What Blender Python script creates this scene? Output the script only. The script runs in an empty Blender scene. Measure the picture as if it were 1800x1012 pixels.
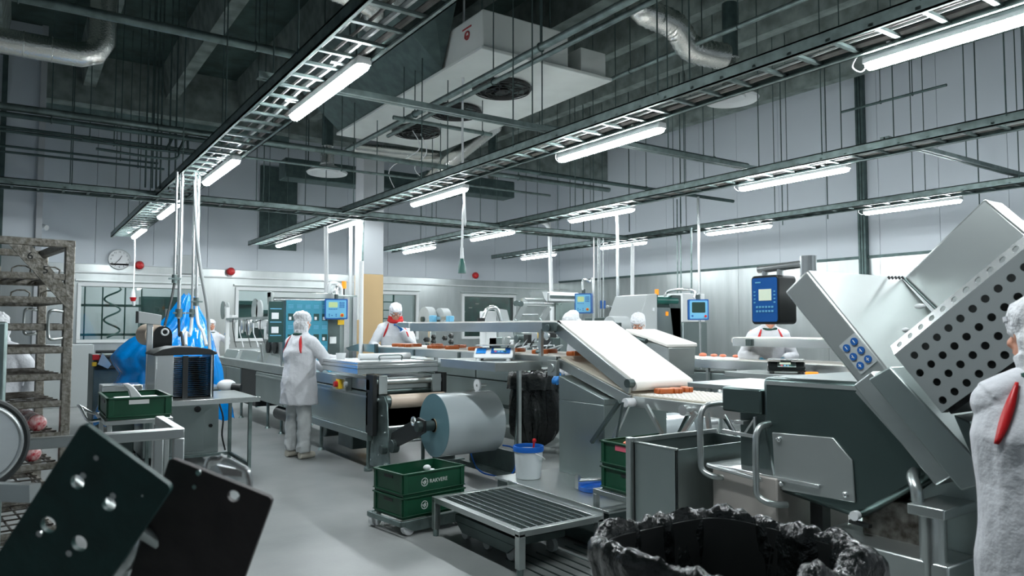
import bpy, math, random
from mathutils import Vector, Matrix, noise
from mathutils.geometry import tessellate_polygon
random.seed(7)
SC = bpy.context.scene
COL = SC.collection
# ---------------------------------------------------------------- camera, world, exposure
CAMH = 1.57; FPX = 1286.0
PIT = math.radians(3.03); YAW = math.radians(34.2)
cam_d = bpy.data.cameras.new('camera'); cam = bpy.data.objects.new('camera', cam_d); COL.objects.link(cam)
cam.location = (0, 0, CAMH); cam.rotation_euler = (math.pi/2 + PIT, 0, -YAW)
cam_d.sensor_width = 36; cam_d.lens = 36*FPX/1800; cam_d.clip_end = 200; cam_d.clip_start = .05
cam_d.dof.use_dof = True; cam_d.dof.focus_distance = 7.0; cam_d.dof.aperture_fstop = 4.5
SC.camera = cam
SC.view_settings.view_transform = 'Standard'; SC.view_settings.look = 'None'
SC.view_settings.exposure = 1.02; SC.view_settings.gamma = 1; SC.view_settings.use_curve_mapping = False
W = bpy.data.worlds.new('world'); SC.world = W; W.use_nodes = True
W.node_tree.nodes['Background'].inputs[0].default_value = (.30, .55, .52, 1)
W.node_tree.nodes['Background'].inputs[1].default_value = .12
LAMP_STRENGTH = 60.0
# ---------------------------------------------------------------- measuring a pixel of the photograph on a known plane
_f0 = Vector((math.sin(YAW), math.cos(YAW), 0)); _r = Vector((math.cos(YAW), -math.sin(YAW), 0)); _z = Vector((0, 0, 1))
_fw = _f0*math.cos(PIT) + _z*math.sin(PIT); _up = _z*math.cos(PIT) - _f0*math.sin(PIT)
def P(px, py, X=None, Y=None, Z=None, d=None):
    v = _fw + _r*((px-900)/FPX) - _up*((py-506)/FPX)
    if X is not None: t = X/v[0]
    elif Y is not None: t = Y/v[1]
    elif Z is not None: t = (Z-CAMH)/v[2]
    else: t = d
    return Vector((0, 0, CAMH)) + v*t
# ---------------------------------------------------------------- materials
MATS = {}
def mat(name, col, rough=.5, metal=0., bump=0., scale=20., var=0., emit=0., trans=0., alpha=1., stretch=None, spec=None, coat=0., ecol=None, col2=None, vscale=None):
    m = bpy.data.materials.new(name); m.use_nodes = True
    nt = m.node_tree; b = nt.nodes['Principled BSDF']
    b.inputs['Base Color'].default_value = (*col, 1); b.inputs['Roughness'].default_value = rough
    b.inputs['Metallic'].default_value = metal; b.inputs['Transmission Weight'].default_value = trans
    b.inputs['Alpha'].default_value = alpha; b.inputs['Coat Weight'].default_value = coat
    if spec is not None: b.inputs['Specular IOR Level'].default_value = spec
    if emit:
        b.inputs['Emission Color'].default_value = (*(ecol or col), 1); b.inputs['Emission Strength'].default_value = emit
    if bump or var or col2:
        tc = nt.nodes.new('ShaderNodeTexCoord'); mp = nt.nodes.new('ShaderNodeMapping')
        nt.links.new(tc.outputs['Object'], mp.inputs[0])
        if stretch: mp.inputs['Scale'].default_value = stretch
        n = nt.nodes.new('ShaderNodeTexNoise'); n.inputs['Scale'].default_value = scale; n.inputs['Detail'].default_value = 5
        nt.links.new(mp.outputs[0], n.inputs['Vector'])
        if bump:
            bp = nt.nodes.new('ShaderNodeBump'); bp.inputs['Strength'].default_value = bump; bp.inputs['Distance'].default_value = .02
            nt.links.new(n.outputs['Fac'], bp.inputs['Height']); nt.links.new(bp.outputs[0], b.inputs['Normal'])
        if var or col2:
            n2 = nt.nodes.new('ShaderNodeTexNoise'); n2.inputs['Scale'].default_value = vscale or scale*.35; n2.inputs['Detail'].default_value = 6
            nt.links.new(mp.outputs[0], n2.inputs['Vector'])
            r = nt.nodes.new('ShaderNodeValToRGB'); r.color_ramp.elements[0].position = .35; r.color_ramp.elements[1].position = .65
            c2 = col2 or tuple(c*(1-var) for c in col)
            r.color_ramp.elements[0].color = (*c2, 1); r.color_ramp.elements[1].color = (*col, 1)
            nt.links.new(n2.outputs['Fac'], r.inputs[0]); nt.links.new(r.outputs[0], b.inputs['Base Color'])
    MATS[name] = m
    return m
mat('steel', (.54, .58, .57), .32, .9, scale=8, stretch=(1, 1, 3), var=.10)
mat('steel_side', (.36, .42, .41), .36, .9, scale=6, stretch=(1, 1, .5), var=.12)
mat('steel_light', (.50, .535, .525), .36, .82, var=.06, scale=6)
mat('tan_steel', (.50, .465, .43), .45, .5, var=.08, scale=8)
mat('steel_bright', (.72, .75, .75), .25, .9, bump=.02, scale=30)
mat('steel_matte', (.46, .49, .485), .33, .88, bump=.012, var=.14, scale=9, stretch=(1.4, 1.4, .25))
mat('steel_worn', (.23, .22, .20), .45, .8, bump=.2, scale=60, col2=(.06, .05, .04), vscale=18)
mat('dark_steel', (.13, .17, .165), .42, .85, var=.3, scale=10)
mat('rack_steel', (.34, .325, .29), .45, .65, bump=.2, scale=60, col2=(.17, .155, .125), vscale=50)
mat('galv', (.24, .31, .30), .42, .75, var=.35, scale=25)
mat('galv_dark', (.10, .15, .145), .5, .6, var=.3, scale=20)
mat('duct_foil', (.85, .84, .80), .20, 1.0, bump=.25, scale=50)
mat('white_paint', (.72, .74, .74), .4)
mat('unit_paint', (.80, .83, .80), .45, var=.08, scale=6)
mat('grey_paint', (.42, .45, .45), .5)
mat('wall_panel', (.60, .645, .69), .42, .0, var=.05, scale=1.2)
mat('floor_resin', (.29, .30, .295), .38, 0, bump=.04, scale=40, col2=(.19, .205, .20), vscale=.9)
mat('ceiling_dark', (.05, .09, .08), .9, bump=.3, scale=8, var=.5)
mat('beam_concrete', (.26, .31, .29), .9, bump=.3, scale=10, var=.45)
mat('black', (.012, .014, .014), .45)
mat('black_gloss', (.01, .012, .012), .18)
mat('rubber', (.02, .025, .025), .6)
mat('tray_black', (.025, .032, .032), .22)
mat('slicer_steel', (.11, .155, .148), .30, .88, scale=6, var=.1)  # stainless body; its dark reflections are put into the base colour
mat('belt', (.80, .77, .72), .55, var=.05, scale=5)
mat('belt_dull', (.62, .57, .47), .6, var=.15, scale=8)
mat('crate_green', (.006, .075, .035), .42, var=.25, scale=14)
mat('ink_white', (.8, .82, .8), .6)
mat('blue', (.01, .10, .36), .35)
mat('blue_light', (.16, .46, .68), .35)
mat('blue_film', (.05, .26, .36), .25, bump=.05, scale=6)
mat('lcd_green', (.35, .45, .22), .3, emit=.25)
mat('lcd_grey', (.45, .52, .42), .3, emit=.35)
mat('lcd_dark', (.03, .06, .05), .1)
mat('red', (.55, .012, .015), .35)
mat('red_cloth', (.62, .02, .02), .8, bump=.3, scale=80)
mat('orange', (.8, .22, .01), .3, emit=.5)
mat('yellow', (.8, .5, .02), .45)
mat('ochre', (.62, .43, .22), .6, var=.06, scale=4)
mat('column_grey', (.48, .50, .52), .5)
mat('cloth', (.66, .67, .70), .85, bump=.35, scale=26, var=.04)
mat('cloth_cap', (.70, .71, .73), .85, bump=.7, scale=38)
mat('trouser', (.55, .57, .57), .85, bump=.45, scale=22)
mat('skin', (.62, .30, .20), .5)
mat('hair', (.12, .06, .03), .6)
mat('green_cloth', (.01, .06, .045), .8)
mat('glove', (.02, .22, .62), .35, bump=.25, scale=60)
mat('glove_light', (.10, .45, .65), .35, bump=.25, scale=60)
mat('shoe', (.60, .56, .48), .6)
mat('bag_blue', (.0, .25, .72), .16, bump=.85, scale=7, coat=.3)
mat('bag_black', (.008, .010, .010), .2, bump=1.0, scale=16)
mat('film_roll', (.56, .62, .64), .22, .12, coat=.8)
mat('film_face', (.11, .21, .24), .35, .1)
mat('paper_core', (.55, .40, .24), .7)
mat('tan_roll', (.62, .50, .40), .4)
mat('ham', (.62, .15, .06), .4, bump=.2, scale=60, col2=(.85, .38, .22), vscale=30)
mat('rind', (.42, .10, .02), .35)
mat('crumb', (.75, .22, .12), .5)
mat('sausage', (.55, .02, .04), .25, bump=.2, scale=60, col2=(.80, .62, .60), vscale=42)
mat('casing', (.45, .36, .34), .18, .3, bump=.3, scale=30, col2=(.30, .03, .04), vscale=9)
mat('bucket_white', (.72, .76, .78), .35)
mat('bucket_blue', (.01, .13, .55), .35)
mat('plate_green', (.012, .055, .05), .5, bump=.12, scale=50, var=.3)
mat('plate_brown', (.035, .027, .027), .5, bump=.12, scale=50, var=.3)
mat('plate_edge', (.45, .42, .40), .5)
mat('glass', (.85, .95, .92), .02, trans=1.0)
mat('clear_plastic', (.75, .80, .80), .12, trans=.75)
mat('white_plastic', (.74, .76, .77), .35)
mat('room_wall', (.50, .53, .54), .6)
mat('room_dark', (.008, .05, .045), .4)
mat('board_green', (.005, .10, .085), .3, col2=(.004, .05, .045), scale=14)
mat('cable_grey', (.36, .33, .31), .6, var=.3, scale=30)
mat('hose_green', (.01, .10, .08), .35)
mat('lamp_tube', (1, 1, 1), .4, emit=LAMP_STRENGTH, ecol=(.90, .97, 1.0))
mat('eye', (.9, .9, .88), .2)
mat('pupil', (.02, .02, .02), .2)
mat('logo_red', (.40, .05, .05), .5)
mat('pink_label', (.70, .12, .18), .5)
M = MATS
# ---------------------------------------------------------------- mesh builder
class MB:
    def __init__(s, M=None): s.v = []; s.f = []; s.m = []; s.M = M; s.cur = 0
    def T(s, p):
        p = Vector(p)
        return tuple(s.M @ p) if s.M is not None else tuple(p)
    def add(s, vs, fs):
        n = len(s.v); s.v += [s.T(p) for p in vs]; s.f += [tuple(i+n for i in f) for f in fs]; s.m += [s.cur]*len(fs); return s
    def box(s, x0, x1, y0, y1, z0, z1):
        if x0 > x1: x0, x1 = x1, x0
        if y0 > y1: y0, y1 = y1, y0
        if z0 > z1: z0, z1 = z1, z0
        return s.add([(x0,y0,z0),(x1,y0,z0),(x1,y1,z0),(x0,y1,z0),(x0,y0,z1),(x1,y0,z1),(x1,y1,z1),(x0,y1,z1)],
                     [(0,3,2,1),(4,5,6,7),(0,1,5,4),(1,2,6,5),(2,3,7,6),(3,0,4,7)])
    def prism(s, poly, vec):
        vec = Vector(vec); n = len(poly); a = [Vector(p) for p in poly]; b = [p+vec for p in a]
        nrm = Vector((0, 0, 0))
        for i in range(n): nrm += (a[i]).cross(a[(i+1) % n])
        fs = [tuple(range(n)), tuple(range(2*n-1, n-1, -1))] + [((i+1) % n, i, i+n, (i+1) % n+n) for i in range(n)]
        if nrm.dot(vec) > 0: fs = [tuple(reversed(f)) for f in fs]
        return s.add(a+b, fs)
    def bar(s, p0, p1, w, h, up=(0,0,1)):
        p0 = Vector(p0); p1 = Vector(p1); d = (p1-p0).normalized(); u = Vector(up)
        sd = d.cross(u)
        if sd.length < 1e-4: sd = d.cross(Vector((1,0,0)))
        sd.normalize(); u = sd.cross(d).normalized()
        q = [p0+sd*a*w/2+u*b*h/2 for a, b in ((-1,-1),(1,-1),(1,1),(-1,1))]
        return s.prism(q, p1-p0)
    def cyl(s, p0, p1, r0, r1=None, n=14, cap=True):
        r1 = r0 if r1 is None else r1
        return s.loft([(p0, r0), (p1, r1)], n, cap)
    def loft(s, pr, n=12, cap=True):
        pts = [Vector(p) for p, _ in pr]; vs = []; prev = None
        for i, p in enumerate(pts):
            if i == 0: d = pts[1]-pts[0]
            elif i == len(pts)-1: d = pts[-1]-pts[-2]
            else: d = (pts[i+1]-p).normalized() + (p-pts[i-1]).normalized()
            if d.length < 1e-9: d = Vector((0,0,1))
            d.normalize()
            if prev is None:
                a = d.cross(Vector((0,0,1)))
                if a.length < .1: a = d.cross(Vector((1,0,0)))
            else: a = prev - d*prev.dot(d)
            a.normalize(); prev = a; b = d.cross(a)
            r = pr[i][1]
            for k in range(n):
                t = 2*math.pi*k/n; vs.append(p + a*math.cos(t)*r + b*math.sin(t)*r)
        fs = []
        for i in range(len(pts)-1):
            for k in range(n):
                k2 = (k+1) % n; fs.append((i*n+k, i*n+k2, (i+1)*n+k2, (i+1)*n+k))
        if cap: fs.append(tuple(reversed(range(n)))); fs.append(tuple(range((len(pts)-1)*n, len(pts)*n)))
        return s.add(vs, fs)
    def tube(s, path, r, n=8): return s.loft([(p, r) for p in path], n)
    def ring(s, c, axis, R, r, n=28, k=8):
        c = Vector(c); ax = Vector(axis).normalized(); a = ax.cross(Vector((0,0,1)))
        if a.length < .1: a = ax.cross(Vector((1,0,0)))
        a.normalize(); b = ax.cross(a); vs = []; fs = []
        for i in range(n):
            t = 2*math.pi*i/n; o = a*math.cos(t)+b*math.sin(t)
            for j in range(k):
                u = 2*math.pi*j/k; vs.append(c+o*(R+r*math.cos(u))+ax*r*math.sin(u))
        for i in range(n):
            for j in range(k):
                fs.append((i*k+j, ((i+1) % n)*k+j, ((i+1) % n)*k+(j+1) % k, i*k+(j+1) % k))
        return s.add(vs, fs)
    def ball(s, c, rx, ry=None, rz=None, n=14, R=None):
        ry = rx if ry is None else ry; rz = rx if rz is None else rz; c = Vector(c); m = n//2+1; vs = []; fs = []
        for i in range(1, m):
            a = math.pi*i/m
            for j in range(n):
                b = 2*math.pi*j/n; q = Vector((rx*math.sin(a)*math.cos(b), ry*math.sin(a)*math.sin(b), rz*math.cos(a)))
                if R is not None: q = R @ q
                vs.append(c+q)
        q0 = Vector((0,0,rz)); q1 = Vector((0,0,-rz))
        if R is not None: q0 = R @ q0; q1 = R @ q1
        vs += [c+q0, c+q1]; T = len(vs)-2; B = T+1
        for j in range(n):
            fs.append((T, j, (j+1) % n))
            for i in range(m-2): fs.append((i*n+j, (i+1)*n+j, (i+1)*n+(j+1) % n, i*n+(j+1) % n))
            fs.append((B, (m-2)*n+(j+1) % n, (m-2)*n+j))
        return s.add(vs, fs)
    def lathe(s, c, prof, n=32, axis='z'):
        c = Vector(c); vs = []; fs = []
        for r, h in prof:
            for k in range(n):
                t = 2*math.pi*k/n; a, b = r*math.cos(t), r*math.sin(t)
                vs.append(c+(Vector((a,b,h)) if axis == 'z' else Vector((h,a,b)) if axis == 'x' else Vector((b,h,a))))
        for i in range(len(prof)-1):
            for k in range(n): k2 = (k+1) % n; fs.append((i*n+k, i*n+k2, (i+1)*n+k2, (i+1)*n+k))
        if prof[0][0] > 1e-6: fs.append(tuple(reversed(range(n))))
        if prof[-1][0] > 1e-6: fs.append(tuple(range((len(prof)-1)*n, len(prof)*n)))
        return s.add(vs, fs)
    def rings(s, rr, cap=True):            # list of equal-length closed loops
        n = len(rr[0]); vs = [p for r in rr for p in r]; fs = []
        for i in range(len(rr)-1):
            for k in range(n): k2 = (k+1) % n; fs.append((i*n+k, i*n+k2, (i+1)*n+k2, (i+1)*n+k))
        if cap: fs.append(tuple(reversed(range(n)))); fs.append(tuple(range((len(rr)-1)*n, len(rr)*n)))
        return s.add(vs, fs)
    def plate(s, o, u, v, outer, holes, t):   # plate with real holes; thickness t along u x v
        o = Vector(o); u = Vector(u).normalized(); v = Vector(v).normalized(); w = u.cross(v)
        loops = [outer]+holes; flat = [p for l in loops for p in l]
        tris = tessellate_polygon([[Vector((p[0], p[1], 0)) for p in l] for l in loops])
        vs = [o+u*p[0]+v*p[1] for p in flat]+[o+u*p[0]+v*p[1]+w*t for p in flat]; N = len(flat); fs = []
        for a, b, c in tris:
            A, B, Cc = [Vector(flat[i]) for i in (a, b, c)]
            if (B-A).cross(Cc-A) < 0: a, b = b, a
            fs.append((c, b, a)); fs.append((a+N, b+N, c+N))
        st = 0
        for l in loops:
            n = len(l)
            ar = sum(l[i][0]*l[(i+1) % n][1]-l[(i+1) % n][0]*l[i][1] for i in range(n))
            for i in range(n):
                j = (i+1) % n; q = (st+i, st+j, st+j+N, st+i+N)
                ccw = (ar > 0) == (st == 0)
                fs.append(q if ccw else tuple(reversed(q)))
            st += n
        return s.add(vs, fs)
def circ(cx, cy, r, n=18, ry=None): return [(cx+r*math.cos(2*math.pi*i/n), cy+(ry or r)*math.sin(2*math.pi*i/n)) for i in range(n)]
def rrect(x0, x1, y0, y1, r, n=5):
    out = []
    for cx, cy, a0 in ((x1-r, y1-r, 0), (x0+r, y1-r, 90), (x0+r, y0+r, 180), (x1-r, y0+r, 270)):
        for i in range(n+1):
            a = math.radians(a0+90*i/n); out.append((cx+r*math.cos(a), cy+r*math.sin(a)))
    return out
def wl(o):
    p = Vector((0, 0, 0))
    while o is not None: p += o.location; o = o.parent
    return p
def link(name, me, parent=None):
    o = bpy.data.objects.new(name, me); COL.objects.link(o)
    if parent is not None: o.parent = parent
    return o
def finish(me, mats, ang=38):
    for m in mats: me.materials.append(M[m])
    me.validate()
    if ang:
        me.shade_smooth(); me.set_sharp_from_angle(angle=math.radians(ang))
def obj(mb, name, m, parent=None, bevel=0, ang=38, label=None, origin=None):
    off = wl(parent) if parent is not None else Vector((0,0,0))
    loc = Vector(origin) if origin is not None else Vector((0,0,0))
    me = bpy.data.meshes.new(name); me.from_pydata([tuple(Vector(p)-off-loc) for p in mb.v], [], mb.f)
    ms = [m] if isinstance(m, str) else list(m)
    finish(me, ms, ang)
    if len(ms) > 1: me.polygons.foreach_set('material_index', mb.m)
    o = link(name, me, parent); o.location = loc
    if bevel:
        b = o.modifiers.new('bevel', 'BEVEL'); b.width = bevel; b.segments = 2; b.limit_method = 'ANGLE'; b.angle_limit = math.radians(40); b.harden_normals = False
    if label: o['label'] = label
    return o
def blobby(mb, name, m, parent, voxel, smooth=4, wr=0, wscale=9, wst=(1,1,.5), keep=None, label=None):
    """one continuous remeshed surface from overlapping closed shapes"""
    off = wl(parent)
    me = bpy.data.meshes.new('tmp'); me.from_pydata([tuple(Vector(p)) for p in mb.v], [], mb.f)
    t = bpy.data.objects.new('tmp', me); COL.objects.link(t)
    r = t.modifiers.new('r', 'REMESH'); r.mode = 'VOXEL'; r.voxel_size = voxel
    if smooth:
        sm = t.modifiers.new('s', 'SMOOTH'); sm.factor = .5; sm.iterations = smooth
    dg = bpy.context.evaluated_depsgraph_get(); dg.update()
    me2 = bpy.data.meshes.new_from_object(t.evaluated_get(dg)); me2.name = name
    bpy.data.objects.remove(t); bpy.data.meshes.remove(me)
    if wr:
        me2.update(); nn = [v.normal.copy() for v in me2.vertices]
        for v, q in zip(me2.vertices, nn):
            p = Vector((v.co[0]*wst[0], v.co[1]*wst[1], v.co[2]*wst[2]))*wscale
            h = 1-abs(noise.noise(p)*2); h2 = noise.noise(p*2.3+Vector((5,1,2)))
            v.co += q*wr*(h*.8+h2*.5-.3)
    for v in me2.vertices: v.co -= off
    finish(me2, [m], None); me2.shade_smooth()
    o = link(name, me2, parent)
    if label: o['label'] = label
    return o
def thing(name, label, cat, loc=(0,0,0), group=None):
    o = bpy.data.objects.new(name, None); COL.objects.link(o); o.location = loc; o.empty_display_size = .1
    o['label'] = label; o['category'] = cat
    if group: o['group'] = group
    return o
def tag(o, label, cat, group=None):
    o['label'] = label; o['category'] = cat
    if group: o['group'] = group
    return o
def solo(mb, name, m, label, cat, group=None, bevel=0, ang=38):
    c = Vector((0,0,0)); lo = [min(p[i] for p in mb.v) for i in range(3)]; hi = [max(p[i] for p in mb.v) for i in range(3)]
    c = Vector(((lo[0]+hi[0])/2, (lo[1]+hi[1])/2, lo[2]))
    return tag(obj(mb, name, m, None, bevel, ang, origin=c), label, cat, group)
def struct(mb, name, m, parent=None, bevel=0):
    o = obj(mb, name, m, parent, bevel)
    if parent is None: o['kind'] = 'structure'
    return o
def copy_tree(o, loc=None, label=None, parent=None, rz=None):
    c = o.copy(); COL.objects.link(c)
    if parent is not None: c.parent = parent
    for ch in list(o.children): copy_tree(ch, parent=c)
    if loc is not None: c.location = loc
    if rz is not None: c.rotation_euler = (0, 0, rz)
    if label: c['label'] = label
    return c
def text(s, name, parent, o, u, v, size, m, t=.0006, align='CENTER'):
    """lettering as a thin mesh: origin o, reading direction u, up direction v (world)"""
    cu = bpy.data.curves.new('t', 'FONT'); cu.body = s; cu.size = size; cu.extrude = t; cu.align_x = align; cu.align_y = 'CENTER'
    ob = bpy.data.objects.new('t', cu); COL.objects.link(ob)
    dg = bpy.context.evaluated_depsgraph_get(); dg.update()
    me = bpy.data.meshes.new_from_object(ob.evaluated_get(dg)); bpy.data.objects.remove(ob)
    u = Vector(u).normalized(); v = Vector(v).normalized(); w = u.cross(v); o = Vector(o); off = wl(parent)
    for p in me.vertices: c = p.co.copy(); p.co = o+u*c[0]+v*c[1]+w*c[2]-off
    me.name = name; me.materials.clear(); finish(me, [m], None)
    return link(name, me, parent)
def catenary(a, b, sag, n=10):
    a = Vector(a); b = Vector(b)
    return [a.lerp(b, i/n) - Vector((0,0,sag*4*(i/n)*(1-i/n))) for i in range(n+1)]
def arc(c, r, a0, a1, n, u, v):
    c = Vector(c); u = Vector(u); v = Vector(v)
    return [c+u*r*math.cos(math.radians(a0+(a1-a0)*i/n))+v*r*math.sin(math.radians(a0+(a1-a0)*i/n)) for i in range(n+1)]
def smooth_path(pts, k=5):
    pts = [Vector(p) for p in pts]; out = []
    for i in range(len(pts)-1):
        p0 = pts[max(i-1,0)]; p1 = pts[i]; p2 = pts[i+1]; p3 = pts[min(i+2, len(pts)-1)]
        for j in range(k):
            t = j/k; out.append(.5*((2*p1)+(p2-p0)*t+(2*p0-5*p1+4*p2-p3)*t*t+(3*p1-p0-3*p2+p3)*t**3))
    return out+[pts[-1]]
# ================================================================ THE ROOM
H = 7.0
fl = MB().box(-6, 15, -5, 22.5, -.1, 0)
struct(fl, 'floor', 'floor_resin')
b = MB().box(-6, 15, -5, 22.5, H, H+.1)
struct(b, 'ceiling', 'ceiling_dark')
# right wall: steel clad below, panels above
b = MB()
for i in range(20):
    y0 = -5+i*1.2; b.box(14.8, 15, y0+.004, min(y0+1.196, 19.2), 3.06, 7)
struct(b, 'wall_right', 'wall_panel')
b = MB()
for i in range(20):
    y0 = -5+i*1.2; b.box(14.79, 15, y0+.003, min(y0+1.197, 19.2), 0, 3.0)
struct(b, 'wall_right_steel_lower', 'steel_matte')['kind'] = 'structure'
struct(MB().box(14.76, 15, -5, 19, 3.0, 3.06), 'trim_1', 'galv_dark')
# far wall with four window openings
WIN = [(1.22, 3.62, 1.28, 2.48), (4.62, 6.9, 1.28, 2.48), (8.05, 9.55, 1.28, 2.48), (11.15, 12.95, 1.28, 2.48)]
b = MB(); xs = .27
for (x0, x1, z0, z1) in WIN:
    b.box(xs, x0, 19, 19.2, 0, 3.0); b.box(x0, x1, 19, 19.2, 0, z0); b.box(x0, x1, 19, 19.2, z1, 3.0); xs = x1
b.box(xs, 14.8, 19, 19.2, 0, 3.0)
struct(b, 'wall_far_steel_lower', 'steel_matte')
b = MB()
x = .27
while x < 14.8:
    b.box(x+.004, min(x+1.2, 14.8)-.004, 19.0, 19.2, 3.0, 7); x += 1.2
struct(b, 'wall_far', 'wall_panel')
struct(MB().box(.27, 14.8, 18.97, 19.2, 2.985, 3.02), 'trim_2', 'wall_panel')
struct(MB().box(-6, .27, 15.5, 19.2, 3.0, 7), 'wall_left_return', 'wall_panel')
struct(MB().box(-6, .265, 15.51, 19.2, 0, 3.0), 'wall_left_return_steel_lower', 'steel_matte')
struct(MB().box(-6.2, -6, -5, 19.2, 0, 7), 'wall_left', 'wall_panel')
struct(MB().box(-6, 15, -5.2, -5, 0, 7), 'wall_near', 'wall_panel')
struct(MB().box(.265, .36, 15.44, 15.52, 0, 7), 'trim_3', 'column_grey')
struct(MB().box(-.30, -.22, 15.44, 15.51, 0, 7), 'trim_4', 'galv_dark')
# cable ducting / pipes along the far wall
struct(MB().box(.27, 14.8, 18.93, 18.98, 2.78, 2.81), 'trim_5', 'white_paint')
for i, (x0, x1, z0, z1) in enumerate(WIN):
    e = bpy.data.objects.new('window_%d' % (i+1), None); COL.objects.link(e); e.location = (x0, 19, z0); e['kind'] = 'structure'
    f = MB(); w = .075
    f.box(x0-w, x1+w, 18.93, 19.05, z0-w, z0); f.box(x0-w, x1+w, 18.93, 19.05, z1, z1+w)
    f.box(x0-w, x0, 18.93, 19.05, z0, z1); f.box(x1, x1+w, 18.93, 19.05, z0, z1)
    obj(f, 'window_frame', 'white_paint', e, .006)
    obj(MB().box(x0-.12, x1+.12, 18.9, 18.99, z1+w+.04, z1+w+.075), 'window_ledge', 'steel', e)
    obj(MB().box(x0, x1, 19.08, 19.09, z0, z1), 'window_pane', 'glass', e)
# next room behind the windows
struct(MB().box(.0, 15, 22.3, 22.5, 0, 3.6), 'wall_next_room', 'room_wall')
struct(MB().box(.0, 15, 19.2, 22.5, 3.5, 3.6), 'ceiling_next_room', 'room_wall')
for (x, w) in ((2.4, 1.4), (6.0, 1.4), (9.2, 1.2), (13.2, 1.2)):
    t = thing('ceiling_light', 'fluorescent light of the next room above %s window' % {2.4: 'the first', 6.0: 'the second', 9.2: 'the third', 13.2: 'the fourth'}[x], 'light', (x, 20.6, 3.42), 'ceiling lights of the next room')
    obj(MB().box(x-w/2, x+w/2, 20.54, 20.66, 3.44, 3.5), 'housing', 'white_paint', t)
    obj(MB().box(x-w/2+.02, x+w/2-.02, 20.56, 20.64, 3.41, 3.44), 'diffuser', M and 'lamp_tube', t)
# first window view: spiral hose, grid frame, dark doorway
t = thing('dark_cabinet', 'dark green tall cabinet seen through the leftmost window', 'cabinet', (3.1, 21.2, 0))
obj(MB().box(2.7, 3.75, 20.9, 21.5, 0, 2.35), 'body', 'room_dark', t)
obj(MB().box(2.74, 3.2, 20.88, 20.9, .1, 2.3), 'door', 'room_dark', t, .004); obj(MB().box(3.24, 3.72, 20.88, 20.9, .1, 2.3), 'door', 'room_dark', t, .004)
b = MB()
for z in (1.35, 2.05): b.box(1.2, 2.6, 20.0, 20.04, z, z+.06)
for x in (1.35, 1.72, 2.2, 2.56): b.box(x, x+.03, 20.0, 20.03, 0, 2.7)
solo(b, 'partition_grid', 'hose_green', 'green metal partition grid behind the leftmost window', 'frame')
pth = [(1.92+.17*math.sin(k*.42), 19.75+.1*math.cos(k*.42), 2.6-k*.033) for k in range(-26, 40)]
solo(MB().tube(pth, .022, 8), 'spiral_hose', 'hose_green', 'green spiral hose hanging behind the leftmost window', 'hose')
for i, (x0, x1, zt, yy) in enumerate(((4.9, 5.6, 2.3, 21.2), (5.8, 6.3, 2.05, 21.4))):
    b = MB().box(x0, x1, yy, yy+.5, 0, zt); b.box(x0-.03, x1+.03, yy-.05, yy, zt-.12, zt)
    solo(b, 'storage_cabinet', 'room_dark', 'dark green machine %s behind the second window' % ('at left' if i == 0 else 'lower one'), 'machine', bevel=.01)
b = MB()
for z in (1.3, 1.55, 1.8, 2.05, 2.3): b.box(8.6, 9.5, 20.3, 20.34, z, z+.03)
for x in (8.6, 9.1, 9.45): b.box(x, x+.04, 20.3, 20.34, 0, 2.6)
solo(b, 'rack_frame', 'hose_green', 'green metal rack behind the window beside the yellow column', 'rack')
b = MB().box(10.6, 13.6, 20.2, 20.3, 0, 2.7); b.cur = 1
for i in range(7):
    x = 11.3+.25*i; z = 2.3-.13*(i*3 % 4); b.box(x, x+.12, 20.19, 20.2, z, z+.02)
solo(b, 'green_partition', ['board_green', 'room_wall'], 'dark green partition with pale marks behind the rightmost window', 'partition')
# concrete ribs of the roof deck
for i, x in enumerate((-3.4, -1.9, -.4, 1.1, 2.6, 4.1, 5.6, 7.1, 8.6, 10.1, 11.6, 13.1)):
    y1 = 16.6
    b = MB().prism([(x-.20, -5, 7.0), (x+.20, -5, 7.0), (x+.11, -5, 6.35), (x-.11, -5, 6.35)], (0, y1+5, 0))
    struct(b, 'ceiling_rib_%d' % (i+1) if False else 'ceiling_rib', 'beam_concrete')
struct(MB().box(-6, 14.8, 16.6, 17.1, 6.0, 7.0), 'ceiling_girder', 'beam_concrete')
# building column, grey above and ochre below
cx0, cx1, cy0, cy1 = 5.38, 5.80, 12.9, 13.3
e = bpy.data.objects.new('wall_column', None); COL.objects.link(e); e.location = (cx0, cy0, 0); e['kind'] = 'structure'
obj(MB().box(cx0, cx1, cy0, cy1, 0, 2.56), 'column_lower', 'ochre', e, .006)
obj(MB().box(cx0+.002, cx1-.002, cy0+.002, cy1-.002, 2.56, 7), 'column_upper', 'column_grey', e, .006)
# dark panel patches / hatch on far wall
struct(MB().box(5.1, 6.05, 18.94, 19.0, 3.55, 5.7), 'trim_6', 'galv_dark')
# tall cable channel on right wall
b = MB(); 
for yy in (8.44, 8.50, 8.56): b.box(14.68, 14.8, yy, yy+.045, 2.4, 7)
struct(b, 'trim_7', 'galv_dark')

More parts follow.
